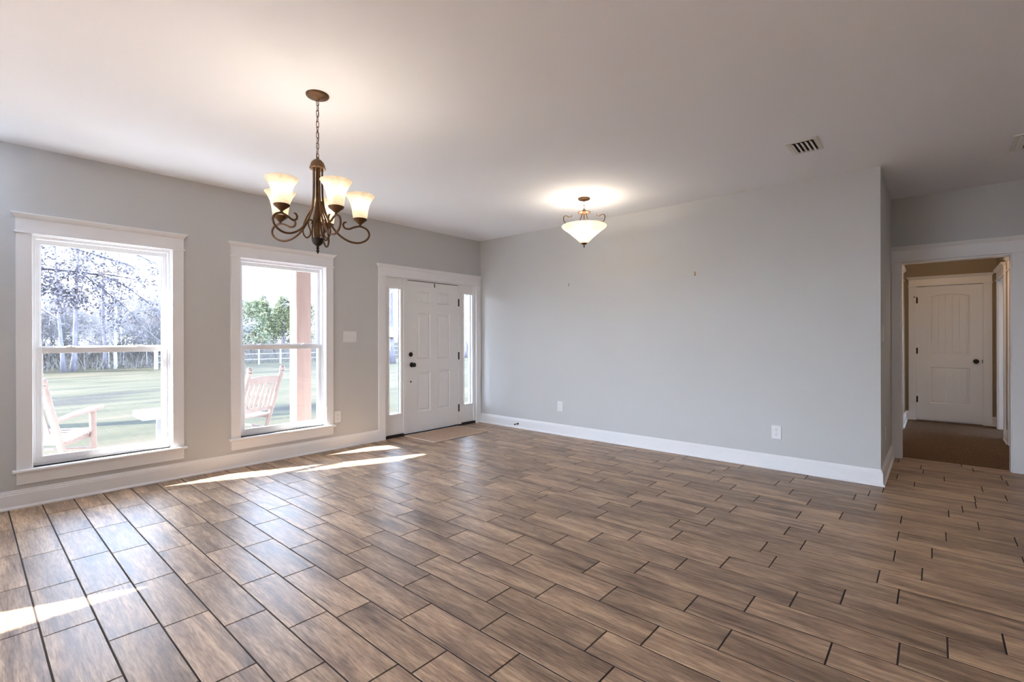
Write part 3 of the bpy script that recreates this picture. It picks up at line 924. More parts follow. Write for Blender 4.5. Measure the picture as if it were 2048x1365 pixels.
# ------------------------------------------------------------------ chandelier
def bell_shade(outer, t):
    """closed shell profile (r, z) from an outer profile, thickness t"""
    inner = [(max(r - t, 0.004), z + t*0.5) for r, z in outer]
    return outer + inner[::-1]
CH = (-3.783, -2.403, H)
ch = tag(empty('chandelier', CH), 'bronze five light chandelier with bell glass shades hanging by a chain', 'chandelier')
mb = MB(); mb.lathe([(0.066, 0.0), (0.066, -0.006), (0.062, -0.012), (0.050, -0.017), (0.018, -0.022), (0.010, -0.030), (0.006, -0.034)], (0, 0, 0), 32)
mb.build('canopy', M['bronze'], ch, smooth='auto')
def chain(z_top, z_bot, parent, ln=0.036, w=0.0075, rr=0.0019, mat='bronze'):
    mb = MB()
    step = ln - 2.6*rr
    n = max(1, round((z_top - z_bot)/step)); step = (z_top - z_bot)/n
    for k in range(n):
        zc = z_top - (k + 0.5)*step
        pts = []
        hl = step/2 + 1.3*rr - w
        for q in range(17):
            t = 2*pi*q/16
            x = w*cos(t); z = w*sin(t) + (hl if sin(t) > 0 else -hl)
            pts.append((x, 0, zc + z) if k % 2 == 0 else (0, x, zc + z))
        mb.tube(pts, rr, 6)
    return mb.build('chain', M[mat], parent, smooth=True)
chain(-0.032, -0.388, ch)
mb = MB()
mb.tube(spline([(0.005*sin(k*1.3), 0.005*cos(k*1.7), -0.03 - 0.36*k/9) for k in range(10)], 3), 0.0016, 6)
mb.build('cord', M['bronze_dark'], ch)
mb = MB()   # dome cap the rods hang from
mb.lathe([(0.006, -0.376), (0.008, -0.386), (0.022, -0.394), (0.035, -0.408), (0.042, -0.426), (0.044, -0.438), (0.047, -0.443), (0.044, -0.448), (0.030, -0.446)], (0, 0, 0), 28)
mb.build('dome_cap', M['bronze'], ch, smooth='auto')
mb = MB()   # centre column with turned lower body and bowl
mb.lathe([(0.011, -0.44), (0.011, -0.735), (0.016, -0.742), (0.016, -0.752), (0.012, -0.760), (0.013, -0.835), (0.018, -0.842), (0.018, -0.852), (0.014, -0.856), (0.014, -0.862), (0.020, -0.866)], (0, 0, 0), 18)
mb.build('column', M['bronze'], ch, smooth='auto')
mb = MB(); mb.lathe([(0.018, -0.862), (0.034, -0.866), (0.036, -0.870), (0.034, -0.882), (0.027, -0.897), (0.014, -0.908), (0.007, -0.912), (0.007, -0.920), (0.010, -0.925), (0.004, -0.931), (0.010, -0.940), (0.006, -0.948), (0.001, -0.958)], (0, 0, 0), 20)
mb.build('bowl_finial', M['bronze_dark'], ch, smooth='auto')
ARM = [(0.026, -0.442), (0.026, -0.56), (0.030, -0.635), (0.044, -0.705), (0.074, -0.772), (0.122, -0.832), (0.180, -0.866), (0.238, -0.872), (0.284, -0.850),
       (0.302, -0.816), (0.288, -0.784), (0.250, -0.768), (0.212, -0.776), (0.180, -0.790), (0.156, -0.786), (0.146, -0.768), (0.154, -0.752), (0.166, -0.750)]
SCR = [(0.024, -0.650), (0.034, -0.690), (0.062, -0.745), (0.080, -0.800), (0.080, -0.842), (0.062, -0.866), (0.044, -0.852), (0.040, -0.826), (0.050, -0.796),
       (0.052, -0.768), (0.040, -0.756), (0.030, -0.766), (0.034, -0.780)]
SHADE = [(0.028, -0.726), (0.040, -0.722), (0.045, -0.700), (0.049, -0.665), (0.057, -0.630), (0.069, -0.604), (0.083, -0.583), (0.0875, -0.578), (0.0885, -0.574)]
first = None
def chandelier_arm(ang):
    ca, sa = cos(ang), sin(ang)
    mb = MB()
    P = spline([(r*ca, r*sa, z) for r, z in ARM], 5)
    mb.tube(P, [0.0062 if i < len(P)*0.9 else 0.0062 - 0.002*((i - len(P)*0.9)/(len(P)*0.1)) for i in range(len(P))], 8)
    arm = mb.build('arm', M['bronze'], ch, smooth=True)
    c = (0.247*ca, 0.247*sa, 0)
    mb = MB(); mb.lathe([(0.007, -0.770), (0.009, -0.762), (0.007, -0.756), (0.013, -0.752), (0.024, -0.742), (0.040, -0.730), (0.044, -0.721), (0.041, -0.719)], c, 22)
    mb.build('shade_cup', M['bronze'], arm, smooth='auto')
    mb = MB(); pr = bell_shade(SHADE, 0.0035)
    mb.lathe(pr, c, 32, cap0=True, cap1=False)
    mb.build('glass_shade', M['shade'], arm, smooth=True)
    a2 = ang + pi/5
    ca2, sa2 = cos(a2), sin(a2)
    mb = MB(); P = spline([(r*ca2, r*sa2, z) for r, z in SCR], 5)
    mb.tube(P, 0.0046, 7)
    mb.tube([(0.024*ca2, 0.024*sa2, -0.652), (0.023*ca2, 0.023*sa2, -0.644)], 0.007, 8)
    mb.build('scroll', M['bronze'], ch, smooth=True)
    ld = bpy.data.lights.new('bulb_light', 'POINT'); ld.energy = LIGHT_CHANDELIER; ld.color = (1.0, 0.88, 0.73); ld.shadow_soft_size = 0.024
    lo = bpy.data.objects.new('bulb_light', ld); COL.objects.link(lo); lo.parent = ch
    lo.location = (c[0], c[1], -0.622)
BASE_ANG = math.atan2(cR.y, cR.x)
for k in range(5):
    chandelier_arm(BASE_ANG + radians(27 + 72*k))

# ------------------------------------------------------------------ foyer pendant
FP = (-0.884, -2.424, H)
fp = tag(empty('pendant_light', FP), 'bronze semi-flush pendant with a wide glass bowl shade near the blank wall', 'pendant light')
mb = MB(); mb.lathe([(0.063, 0.0), (0.063, -0.008), (0.058, -0.015), (0.040, -0.022), (0.014, -0.026), (0.006, -0.032)], (0, 0, 0), 28)
mb.build('canopy', M['bronze'], fp, smooth='auto')
chain(-0.030, -0.118, fp, ln=0.042)
mb = MB(); mb.lathe([(0.005, -0.112), (0.010, -0.122), (0.022, -0.128), (0.026, -0.136), (0.060, -0.142), (0.067, -0.147), (0.066, -0.152), (0.050, -0.160), (0.030, -0.166), (0.010, -0.168)], (0, 0, 0), 28)
mb.build('collar', M['bronze'], fp, smooth='auto')
PARM = [(0.026, -0.160), (0.030, -0.190), (0.045, -0.225), (0.080, -0.262), (0.130, -0.288), (0.180, -0.293), (0.225, -0.275), (0.242, -0.245), (0.236, -0.214),
        (0.212, -0.202), (0.186, -0.212), (0.164, -0.216), (0.150, -0.204), (0.149, -0.192)]
for a in (90, 210, 330):
    ang = BASE_ANG + radians(a - 8.5); ca, sa = cos(ang), sin(ang)
    mb = MB(); mb.tube(spline([(r*ca, r*sa, z) for r, z in PARM], 5), 0.0045, 8)
    mb.build('scroll_arm', M['bronze'], fp, smooth=True)
BOWL = [(0.014, -0.478), (0.036, -0.472), (0.060, -0.450), (0.085, -0.424), (0.118, -0.394), (0.155, -0.362), (0.190, -0.336), (0.215, -0.318), (0.230, -0.304), (0.234, -0.294), (0.232, -0.287)]
mb = MB(); mb.lathe(bell_shade(BOWL, 0.004), (0, 0, 0), 48, cap0=True, cap1=False)
mb.build('glass_bowl', M['bowl'], fp, smooth=True)
mb = MB(); mb.lathe([(0.037, -0.452), (0.040, -0.456), (0.040, -0.462), (0.034, -0.474), (0.022, -0.484), (0.008, -0.489), (0.005, -0.494), (0.009, -0.500), (0.005, -0.508), (0.007, -0.512), (0.001, -0.522)], (0, 0, 0), 22)
mb.build('finial', M['bronze'], fp, smooth='auto')
mb = MB(); mb.tube([(0, 0, -0.165), (0, 0, -0.460)], 0.006, 8); mb.build('stem', M['bronze'], fp)
for a in (20, 140, 260):
    ang = BASE_ANG + radians(a)
    ld = bpy.data.lights.new('bulb_light', 'POINT'); ld.energy = LIGHT_FOYER; ld.color = (1.0, 0.88, 0.73); ld.shadow_soft_size = 0.028
    lo = bpy.data.objects.new('bulb_light', ld); COL.objects.link(lo); lo.parent = fp
    lo.location = (0.105*cos(ang), 0.105*sin(ang), -0.325)

# hall ceiling lamp (out of view above the opening)
hl = tag(empty('ceiling_lamp', (2.25, -5.35, H)), 'small round flush lamp on the hall ceiling', 'lamp')
mb = MB(); mb.lathe([(0.12, 0.0), (0.12, -0.02), (0.11, -0.028)], (0, 0, 0), 24); mb.build('lamp_base', M['bronze'], hl)
mb = MB(); mb.lathe([(0.11, -0.028), (0.10, -0.06), (0.07, -0.085), (0.03, -0.097), (0.002, -0.10)], (0, 0, 0), 24); mb.build('lamp_shade', M['shade'], hl, smooth=True)
ld = bpy.data.lights.new('bulb_light', 'POINT'); ld.energy = LIGHT_HALL; ld.color = (1.0, 0.66, 0.38); ld.shadow_soft_size = 0.06
lo = bpy.data.objects.new('bulb_light', ld); COL.objects.link(lo); lo.parent = hl; lo.location = (0, 0, -0.17)

# ------------------------------------------------------------------ porch
PZ = -0.10
mb = MB(); mb.box(-9.0, 4.0, 0.14, 2.25, -0.36, PZ)
tag(mb.build('porch_floor', M['concrete']), 'pale concrete porch slab outside the windows', 'porch', kind='structure')
r = tag(empty('porch_post', (-1.826, 2.012, PZ)), 'square cedar porch post behind the window beside the entry door', 'post')
mb = MB(); mb.box(-0.113, 0.113, -0.112, 0.112, 0.0, 3.0); mb.build('timber', M['cedar'], r, bevel=0.006)

mb = MB(); mb.box(-5.475, 4.0, 0.1405, 2.55, 2.90, 3.05); mb.box(-5.475, 4.0, 1.91, 2.11, 2.901, 2.90 + 0.01)
tag(mb.build('porch_roof', M['paintwhite']), 'flat porch roof sheltering the front wall', 'porch roof', kind='structure')
# rocking chairs (local +y is forward)
def rocking_chair():
    r = empty('rocking_chair')
    cw = M['chairwood']
    hw = 0.275
    def post_y(z): return -0.215 - (z - 0.40)*0.30
    for s_ in (-1, 1):
        mb = MB()
        pts = [(s_*hw, post_y(z), z) for z in (0.075, 0.40, 0.70, 0.72, 0.96, 0.965, 1.02)]
        mb.tube(pts, [0.026, 0.030, 0.032, 0.030, 0.032, 0.029, 0.033], 14)
        p = o_ = mb.build('back_post', cw, r, smooth='auto')
        mb = MB()
        zt = 1.02; mb.lathe([(0.033, 0), (0.036, 0.018), (0.034, 0.038), (0.026, 0.056), (0.012, 0.066), (0.002, 0.069)], (s_*hw, post_y(zt), zt), 16)
        mb.build('finial', cw, p, smooth=True)
        mb = MB(); mb.tube([(s_*hw, 0.27, 0.06), (s_*hw, 0.265, 0.40), (s_*hw, 0.27, 0.645)], [0.026, 0.031, 0.030], 14)
        mb.build('front_leg', cw, r, smooth='auto')
        mb = MB()
        n = 10; rings = []
        for k in range(n + 1):
            t = k/n; y = -0.30 + 0.70*t; z = 0.630 + 0.024*t + 0.008*sin(pi*t)
            w = 0.030 + 0.030*min(1, t*1.6) - (0.016*max(0, t - 0.9)/0.1)
            x = s_*hw
            rings.append([(x - w, y, z), (x + w, y, z), (x + w, y, z + 0.026), (x - w, y, z + 0.026)])
        mb.loft(rings); mb.build('armrest', cw, r, bevel=0.005)
        mb = MB()
        rings = []
        for k in range(17):
            y = -0.62 + 1.12*k/16; z = 0.17*((y + 0.02)/0.62)**2 * 0.7
            rings.append([(s_*hw - 0.018, y, z), (s_*hw + 0.018, y, z), (s_*hw + 0.018, y, z + 0.060), (s_*hw - 0.018, y, z + 0.060)])
        mb.loft(rings); mb.build('rocker', cw, r, bevel=0.004)
        mb = MB(); mb.tube([(s_*hw, -0.17, 0.22), (s_*hw, 0.265, 0.23)], 0.014, 10); mb.build('stretcher', cw, r)
    mb = MB()    # seat slats
    for k in range(8):
        y = -0.20 + 0.068*k; z = 0.415 - 0.012*sin(pi*k/7) + 0.03*k/7
        mb.box(-hw - 0.01, hw + 0.01, y - 0.029, y + 0.029, z - 0.010, z + 0.010)
    mb.box(-hw + 0.02, -hw + 0.05, -0.20, 0.28, 0.365, 0.402); mb.box(hw - 0.05, hw - 0.02, -0.20, 0.28, 0.365, 0.402)
    mb.build('seat', cw, r, bevel=0.003)
    mb = MB(); mb.tube([(-hw, 0.27, 0.24), (hw, 0.27, 0.24)], 0.014, 10); mb.build('stretcher', cw, r)
    mb = MB()    # curved top rail
    rings = []
    for k in range(13):
        x = -hw + 2*hw*k/12; ht = 0.045 + 0.030*(1 - (2*k/12 - 1)**2)
        rings.append([(x, post_y(0.86) - 0.011, 0.86), (x, post_y(0.86) + 0.011, 0.86), (x, post_y(0.86 + ht + 0.02) + 0.011, 0.885 + ht), (x, post_y(0.86 + ht + 0.02) - 0.011, 0.885 + ht)])
    mb.loft(rings); mb.build('top_rail', cw, r, bevel=0.003)
    mb = MB(); mb.box(-hw, hw, post_y(0.50) - 0.011, post_y(0.50) + 0.011, 0.475, 0.530); mb.build('lower_rail', cw, r, bevel=0.003)
    for k in range(6):
        x = -hw + 2*hw*(k + 1)/7
        mb = MB()
        rings = []
        for z in (0.52, 0.64, 0.76, 0.88):
            y = post_y(z); rings.append([(x - 0.021, y - 0.007, z), (x + 0.021, y - 0.007, z), (x + 0.021, y + 0.007, z), (x - 0.021, y + 0.007, z)])
        mb.loft(rings); mb.build('back_slat', cw, r, bevel=0.002)
    return r
rc = rocking_chair()
rc.location = (-4.658, 1.334, PZ); rc.rotation_euler = (radians(3), 0, radians(52 - 90)); rc.scale = (0.96, 0.96, 0.96)
tag(rc, 'weathered wooden rocking chair seen side on through the left window', 'rocking chair', group='porch rocking chairs')
rc2 = copy_tree(rc)
rc2.location = (-2.865, 1.47, PZ); rc2.rotation_euler = (radians(2), 0, radians(115 - 90))
tag(rc2, 'weathered wooden rocking chair seen from its slatted back beside the porch post', 'rocking chair', group='porch rocking chairs')
# side table between the rockers
r = tag(empty('side_table', (-3.54, 1.70, PZ)), 'small white porch table between the two rocking chairs', 'table')
mb = MB(); mb.box(-0.33, 0.33, -0.24, 0.24, 0.455, 0.530); mb.build('tabletop', M['paintwhite'], r, bevel=0.006)
for sx in (-1, 1):
    for sy in (-1, 1):
        mb = MB(); mb.box(sx*0.10 - 0.02, sx*0.10 + 0.02, sy*0.14 - 0.02, sy*0.14 + 0.02, 0, 0.455); mb.build('leg', M['paintwhite'], r)

# ------------------------------------------------------------------ grounds
LZ = -0.35
mb = MB()
nx, ny = 40, 40
rg = random.Random(3)
GV = [[mb.v(-60 + 200*i/nx, 2.25 + (0 if j == 0 else 150*(j/ny)**1.6), LZ + (0 if j < 3 else rg.uniform(-0.05, 0.05))) for j in range(ny+1)] for i in range(nx+1)]
for i in range(nx):
    for j in range(ny):
        mb.face([GV[i][j], GV[i+1][j], GV[i+1][j+1], GV[i][j+1]])
tag(mb.build('lawn', M['lawn'], smooth=True), 'patchy sunlit winter lawn in front of the porch', 'lawn', kind='structure')
mb = MB(); mb.box(-60, 140, -60, -10.2, LZ - 0.05, LZ)
tag(mb.build('ground', M['lawn']), 'ground behind the house', 'ground', kind='structure')
mb = MB(); mb.box(-60, -9.3, -10.2, 2.25, LZ - 0.05, LZ)
tag(mb.build('ground_left', M['lawn']), 'ground beside the house', 'ground', kind='structure')

mb = MB(); mb.box(-22, -9.36, -9.0, 2.0, LZ, LZ + 0.2)  # slab added outside the unseen glazing to bounce light onto the ceiling
tag(mb.build('bounce_slab', M['bounce_slab']), 'added pale slab outside the left glazing, bouncing light to the ceiling', 'bounce_slab', kind='structure')
# trees ------------------------------------------------------------------
def grow(rg, p, d, L, r, lvl, maxl, out, spread=0.7, up=0.12, kids=(4, 6), seg=5, start=0.3, wob=0.16):
    pts = [Vector(p)]; rad = [r]; d = Vector(d).normalized()
    for i in range(seg):
        d = (d + Vector((rg.uniform(-1, 1), rg.uniform(-1, 1), rg.uniform(-1, 1)))*wob + Vector((0, 0, up))).normalized()
        pts.append(pts[-1] + d*(L/seg)); rad.append(r*(1 - 0.75*(i+1)/seg))
    out.append((pts, rad, lvl))
    if lvl >= maxl: return
    n = rg.randint(*kids)
    for k in range(n):
        t = start + (1 - start)*(k + rg.random()*0.8)/n
        i = min(seg - 1, int(t*seg)); q = pts[i].lerp(pts[i+1], t*seg - i)
        base = (pts[i+1] - pts[i]).normalized()
        a = rg.uniform(0, 2*pi); o1 = base.orthogonal().normalized(); o2 = base.cross(o1)
        side = o1*cos(a) + o2*sin(a)
        sp = spread*rg.uniform(0.7, 1.25)
        dd = (base*cos(sp) + side*sin(sp)).normalized()
        grow(rg, q, dd, L*rg.uniform(0.42, 0.66)*(1.15 - 0.5*t), max(rad[i]*0.55, 0.004), lvl + 1, maxl, out, spread, up*0.6, kids, max(3, seg - 1), 0.2, wob*1.15)

def bare_tree_mesh(seed, h, r, maxl=4, kids=(5, 7)):
    rg = random.Random(seed); out = []
    grow(rg, (0, 0, -0.2), (0, 0, 1), h, r, 0, maxl, out, spread=0.85, up=0.10, kids=kids, seg=8, start=0.22, wob=0.07)
    mb = MB()
    for pts, rad, lvl in out:
        mb.tube(pts, [max(x, 0.0065) for x in rad], (9, 5, 4, 3, 3)[min(lvl, 4)], cap=False)
    return mb
def add_mesh(mb, name, mat):
    me = bpy.data.meshes.new(name); mb.bm.to_mesh(me); mb.bm.free(); me.materials.append(mat)
    for p in me.polygons: p.use_smooth = True
    return me
bare = [add_mesh(bare_tree_mesh(11 + k, 8.0, 0.085, 4, (5, 6)), 'bare_tree', M['twig']) for k in range(3)]
sapling = [add_mesh(bare_tree_mesh(31 + k, 4.2, 0.045, 3, (9, 12)), 'sapling', M['twig']) for k in range(3)]

def pine_mesh(seed, h):
    rg = random.Random(seed); mb = MB()
    mb.tube([(0, 0, -0.2), (0.03, 0.02, h*0.5), (0, 0, h)], [0.12, 0.09, 0.02], 7)
    tr = mb
    fo = MB()
    for k in range(330):
        t = rg.random()**0.75
        z = h*(0.22 + 0.78*t); rr = (1 - t)**0.8*h*0.33 + 0.12
        a = rg.uniform(0, 2*pi); q = rr*sqrt(rg.random())
        c = Vector((q*cos(a), q*sin(a), z - q*0.15))
        for _ in range(9):
            d = Vector((rg.gauss(0, 1), rg.gauss(0, 1), rg.gauss(0.25, 0.8))).normalized()
            L = rg.uniform(0.16, 0.36)*h/5
            e = d.orthogonal().normalized()*0.036*h/5
            v_ = [fo.v(*(c - e)), fo.v(*(c + e)), fo.v(*(c + d*L + e*0.3)), fo.v(*(c + d*L - e*0.3))]
            fo.face(v_)
    return tr, fo
pines = []
for k in range(3):
    t_, f_ = pine_mesh(40 + k, 5.0)
    pines.append((add_mesh(t_, 'trunk', M['bark']), add_mesh(f_, 'foliage', M['needle'])))

rg = random.Random(77)
def inst(me, name, x, y, s_, rz=None, parent=None, z=LZ):
    o = bpy.data.objects.new(name, me); COL.objects.link(o)
    o.location = (x, y, z); o.scale = (s_, s_, s_*rg.uniform(0.9, 1.1)); o.rotation_euler = (0, 0, rg.uniform(0, 6.28) if rz is None else rz)
    return o
def pine(x, y, s_):
    r = empty('pine_tree', (x, y, LZ), rg.uniform(0, 6.28)); r.scale = (s_, s_, s_)
    a, b = rg.choice(pines)
    for nm, me in (('trunk', a), ('foliage', b)):
        o = bpy.data.objects.new(nm, me); COL.objects.link(o); o.parent = r
    return tag(r, 'green pine in the tree line beyond the lawn and fence', 'tree', group='pines in the tree line')
# the far wood, individually placed
k = 0
for row, y0 in enumerate((30, 38, 47, 57)):
    x = -6 + row*(-3)
    while x < (6.5, 9, 30, 52)[row]:
        s_ = rg.uniform(0.55, 0.95)*(1.0 if x < 6 else 0.62 + 0.1*row)
        tag(inst(rg.choice(bare), 'bare_tree', x + rg.uniform(-0.8, 0.8), y0 + rg.uniform(-3, 3), s_),
            'leafless pale winter tree in the wood beyond the lawn', 'tree', group='bare trees of the wood')
        x += rg.uniform(2.2, 3.6) + row*0.4
for x, y, s_ in ((10.4, 37.6, 0.95), (11.3, 38.4, 0.98), (13.2, 41.5, 1.0), (14.6, 40.5, 1.1), (15.6, 43, 1.15), (11.8, 43.5, 0.9), (17.4, 41, 1.0), (9.5, 42, 0.95), (12, 44, 0.85), (14.5, 46, 1.05), (16.5, 50, 1.25), (19, 51, 1.3), (21.5, 50, 1.0), (11.2, 50, 1.0), (5.5, 44, 1.0), (3.6, 40, 0.9),
                 (8.2, 46, 0.9), (10.4, 45, 0.75), (13.2, 49, 1.0), (15.6, 47, 0.85), (18.2, 54, 1.25), (20.3, 47, 0.8), (16.0, 54, 1.2), (22.6, 53, 1.1), (24, 40, 0.9), (27, 36, 1.1), (30, 34, 1.2), (33, 30, 1.2), (6.8, 48, 1.1), (26, 46, 1.3), (17.7, 44, 0.8)):
    pine(x, y, s_)

mb = MB()
for k in range(60):
    x = -7 + 14*k/60 + rg.uniform(-0.4, 0.4); y = rg.uniform(28.8, 36)
    q = rg.uniform(0.6, 1.05); mt = Matrix.Translation((x, y, LZ)) @ Matrix.Rotation(rg.uniform(0, 6.28), 4, 'Z') @ Matrix.Scale(q, 4)
    n0 = len(mb.bm.verts)
    mb.bm.from_mesh(rg.choice(sapling)); mb.bm.verts.ensure_lookup_table()
    for v_ in mb.bm.verts[n0:]: v_.co = mt @ v_.co
me = bpy.data.meshes.new('thicket'); mb.bm.to_mesh(me); mb.bm.free()
if not me.materials: me.materials.append(M['twig'])
o = bpy.data.objects.new('thicket', me); COL.objects.link(o)
tag(o, 'tangle of thin leafless saplings behind the lawn at the edge of the wood', 'thicket', kind='stuff')
# nearer single trees
def single_trunk(name, x, y, h, r, lean, label, seed, mat='bark', kids=(6, 8), flare=1.6):
    rg2 = random.Random(seed)
    root = tag(empty(name, (x, y, LZ)), label, 'tree')
    out = []
    grow(rg2, (0, 0, -0.1), (lean[0], lean[1], 1), h, r, 0, 4, out, spread=0.95, up=0.05, kids=kids, seg=9, start=0.26, wob=0.035)
    t_ = MB(); b_ = MB()
    for pts, rad, lvl in out:
        if lvl == 0:
            rad = [rad[0]*flare] + [max(q, 0.02) for q in rad[1:]]
            t_.tube(pts, rad, 12)
        else:
            b_.tube(pts, [max(q, 0.0075) for q in rad], (6, 5, 4, 3)[min(lvl - 1, 3)], cap=False)
    t_.build('trunk', M[mat], root, smooth=True)
    b_.build('branches', M['twig'], root, smooth=True)
    return root
single_trunk('bare_tree', -1.97, 26.6, 8.5, 0.085, (-0.02, 0), 'pale leafless tree with a straight trunk, left one of the twin trunks behind the lawn', 201)
single_trunk('bare_tree', -1.58, 27.0, 9.0, 0.105, (0.035, 0), 'stouter leaning leafless tree, right one of the twin trunks behind the lawn', 202)
single_trunk('bare_tree', -0.16, 28.2, 10.0, 0.085, (0.01, 0), 'tall slender dark trunk right of the twin trunks', 203, kids=(4, 5))
big = single_trunk('shade_tree', 12.95, 21.2, 10.0, 0.30, (0.0, 0.0), 'broad grey trunk seen through the left sidelight, with a bird box', 204, mat='bark', kids=(5, 6), flare=1.35)
single_trunk('bare_tree', 22.4, 24.2, 8.0, 0.14, (0.02, 0), 'thin leafless tree seen through the right sidelight', 205)
single_trunk('bare_tree', 13.6, 33.5, 7.0, 0.10, (0.0, 0), 'thin tall leafless tree rising above the pines beside the porch post', 206, kids=(5, 6))
# bird box on the broad trunk
r = tag(empty('bird_box', (12.80, 20.80, 1.62)), 'small white bird box with a round hole on the broad grey trunk', 'bird box')
r.rotation_euler = (0, 0, radians(-35))
mb = MB(); mb.box(-0.22, 0.22, -0.18, 0.18, -0.28, 0.26); mb.build('box', M['paintwhite'], r)
mb = MB(); mb.frustum((-0.28, 0.28, -0.26, 0.22, 0.262), (-0.26, 0.26, -0.24, 0.20, 0.31)); mb.build('lid', M['fence'], r)
mb = MB(); mb.T = lambda a, b, c: (a, -0.18 - c, b); mb.lathe([(0.06, 0.0), (0.06, 0.004)], (0, 0.08, 0), 16); mb.build('entry_hole', M['slot'], r)

# oak whose leafy limbs hang in front of the left window
oak = tag(empty('oak_tree', (-7.6, 8.6, LZ)), 'near oak whose dark leafy twigs hang across the left window', 'tree')
rg3 = random.Random(9)
t_ = MB()
TP0 = Vector((-7.6, 8.6, LZ))
def loc(p): return Vector(p) - TP0
t_.tube([loc(p) for p in ((-7.6, 8.6, LZ - 0.1), (-7.55, 8.6, 1.2), (-7.4, 8.5, 2.6), (-7.2, 8.3, 4.6), (-7.1, 8.2, 6.4))], [0.36, 0.27, 0.24, 0.17, 0.08], 14)
t_.build('trunk', M['oakbark'], oak, smooth=True)
limbs = [
    [(-7.45, 8.5, 2.4), (-6.2, 8.2, 2.75), (-5.0, 8.05, 2.72), (-4.21, 8.0, 2.66), (-3.45, 8.0, 2.63), (-2.96, 8.0, 2.48), (-2.43, 7.9, 2.02)],
    [(-3.45, 8.0, 2.63), (-3.1, 7.9, 2.62), (-2.6, 7.8, 2.52), (-2.1, 7.8, 2.38)],
    [(-3.6, 8.0, 2.64), (-3.3, 7.9, 2.35), (-3.0, 7.8, 2.05), (-2.75, 7.7, 1.72)],
    [(-7.35, 8.4, 3.2), (-6.0, 7.9, 3.5), (-4.8, 7.7, 3.35), (-4.0, 7.6, 3.12), (-3.3, 7.6, 2.95), (-2.8, 7.6, 2.80)],
    [(-7.3, 8.4, 3.6), (-5.8, 7.6, 3.9), (-4.6, 7.3, 3.75), (-3.7, 7.1, 3.42), (-3.0, 7.0, 3.05), (-2.5, 7.0, 2.82)],
    [(-7.4, 8.5, 2.6), (-6.2, 8.4, 2.75), (-5.2, 8.3, 2.55), (-4.5, 8.2, 2.45), (-4.0, 8.1, 2.30), (-3.7, 8.1, 2.15)],
    [(-5.6, 7.7, 3.48), (-4.6, 7.5, 3.45), (-3.8, 7.4, 3.1), (-3.4, 7.4, 2.7)],
]
br = MB(); lf = MB(); tips = []
for li, L in enumerate(limbs):
    P = spline(L, 6)
    r0 = 0.045 if li in (0, 3, 4) else 0.020
    rad = [max(0.006, r0*(1 - 0.85*i/len(P))) for i in range(len(P))]
    br.tube([loc(p) for p in P], rad, 6)
    for i in range(4, len(P) - 1):
        if P[i].x < -5.0: continue
        for _ in range(2 if P[i].x < -3.1 else 1):
            base = (P[i+1] - P[i]).normalized()
            d = (base*rg3.uniform(0.4, 1.1) + Vector((rg3.uniform(-1, 1), rg3.uniform(-1, 1), rg3.uniform(-1.1, 0.7)))).normalized()
            out = []
            grow(rg3, P[i], d, rg3.uniform(0.35, 0.75), 0.008, 0, 1, out, spread=0.7, up=-0.02, kids=(2, 4), seg=4, start=0.3, wob=0.25)
            for pts, rad2, lvl in out:
                br.tube([loc(p) for p in pts], [max(q*0.7, 0.0028) for q in rad2], 3, cap=False)
                for q in pts[1:]: tips.append(q)
for q in tips:
    dens = 0.75 if q.x < -3.55 else (0.42 if q.x < -3.0 else 0.30)
    if q.z > 2.85: dens *= 0.35
    for _ in range(4):
        if rg3.random() > dens: continue
        c = q + Vector((rg3.gauss(0, 0.05), rg3.gauss(0, 0.05), rg3.gauss(0, 0.05)))
        d = Vector((rg3.gauss(0, 1), rg3.gauss(0, 1), rg3.gauss(-0.4, 0.8))).normalized()
        e = d.orthogonal().normalized(); e.rotate(Matrix.Rotation(rg3.uniform(0, 6.28), 3, d)); L = rg3.uniform(0.045, 0.085); w = L*0.27
        c = loc(c)
        v_ = [lf.v(*c), lf.v(*(c + d*L*0.45 + e*w)), lf.v(*(c + d*L)), lf.v(*(c + d*L*0.5 - e*w))]
        lf.face(v_)
br.build('limbs', M['oakbark'], oak, smooth=True)
tag(lf.build('leaves', M['oakleaf'], oak), kind='stuff')

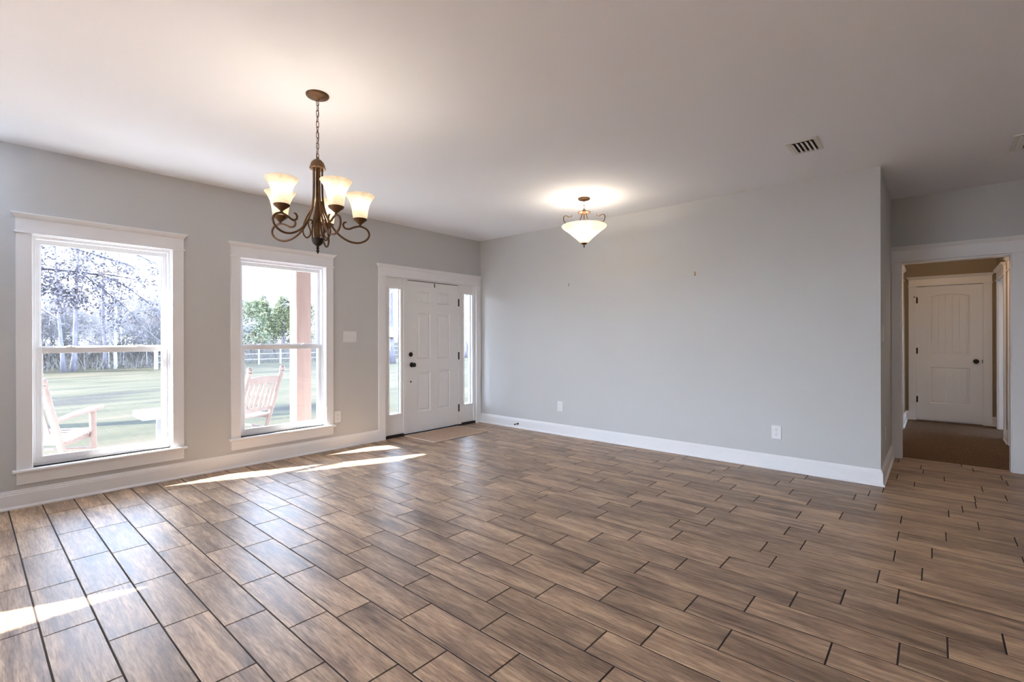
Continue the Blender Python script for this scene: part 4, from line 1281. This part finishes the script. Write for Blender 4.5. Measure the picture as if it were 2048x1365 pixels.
# dry undergrowth at the wood's edge
mb = MB(); rg4 = random.Random(21)
for k in range(15000):
    x = rg4.uniform(-8, 42); y = 27.5 + rg4.random()**1.4*24 + (x > 16)*(-0.12*(x-16))
    h = rg4.uniform(0.3, 1.5 if y < 31 else 3.4)*(0.6 + 0.4*rg4.random())
    a = rg4.uniform(-0.7, 0.7); w = rg4.uniform(0.004, 0.013)*(1 if y < 31 else 1.7)
    b = Vector((x, y, LZ - 0.02)); t2 = b + Vector((a*h, rg4.uniform(-0.4, 0.4)*h, h))
    mid = b.lerp(t2, 0.5) + Vector((rg4.uniform(-.1, .1), 0, 0))
    mb.face([mb.v(*(b - Vector((w, 0, 0)))), mb.v(*(b + Vector((w, 0, 0)))), mb.v(*(mid + Vector((w*.7, 0, 0)))), mb.v(*(mid - Vector((w*.7, 0, 0))))])
    for _ in range(2):
        q = mid + Vector((rg4.uniform(-.5, .5), rg4.uniform(-.3, .3), rg4.uniform(0.05, 0.5)))*h*0.7
        mb.face([mb.v(*(mid - Vector((w*.6, 0, 0)))), mb.v(*(mid + Vector((w*.6, 0, 0)))), mb.v(*q)])
tag(mb.build('undergrowth', M['brush']), 'dry leafless brush along the edge of the wood', 'undergrowth', kind='stuff')

# post and rail fence
r = tag(empty('fence', (1.6, 26.0, LZ)), 'pale post and wire rail fence across the far end of the lawn', 'fence')
for k in range(18):
    mb = MB(); w = 0.075 if k % 3 == 0 else 0.035
    mb.box(k*1.3 - w, k*1.3 + w, -w, w, -0.1, 1.18 if k % 3 == 0 else 1.05)
    mb.build('fence_post', M['fence'], r)
for z in (0.35, 0.68, 1.0):
    mb = MB(); mb.box(-0.05, 17*1.3 + 0.05, -0.03, -0.005, z - 0.022, z + 0.022); mb.build('rail', M['fence'], r)

# added fill lamps in the unseen ceiling behind the camera, brightening the room
for i, (x, y) in enumerate(((-6.8, -6.4), (-6.8, -8.4), (-4.8, -8.6), (-7.9, -5.0))):
    r = tag(empty('fill_lamp', (x, y, H)), 'added round fill lamp in the unseen ceiling behind the camera', 'fill_lamp', group='added fill lamps')
    mb = MB(); mb.lathe([(0.095, -0.004), (0.095, -0.0005), (0.07, -0.0005), (0.07, -0.004)], (0, 0, 0), 24, False, False); mb.build('trim_ring', M['plate'], r)
    ld = bpy.data.lights.new('fill_lamp_light', 'AREA'); ld.shape = 'DISK'; ld.size = 0.14; ld.energy = LIGHT_FILL; ld.color = (0.94, 0.97, 1.0)
    lo = bpy.data.objects.new('fill_lamp_light', ld); COL.objects.link(lo); lo.parent = r; lo.location = (0, 0, -0.006)
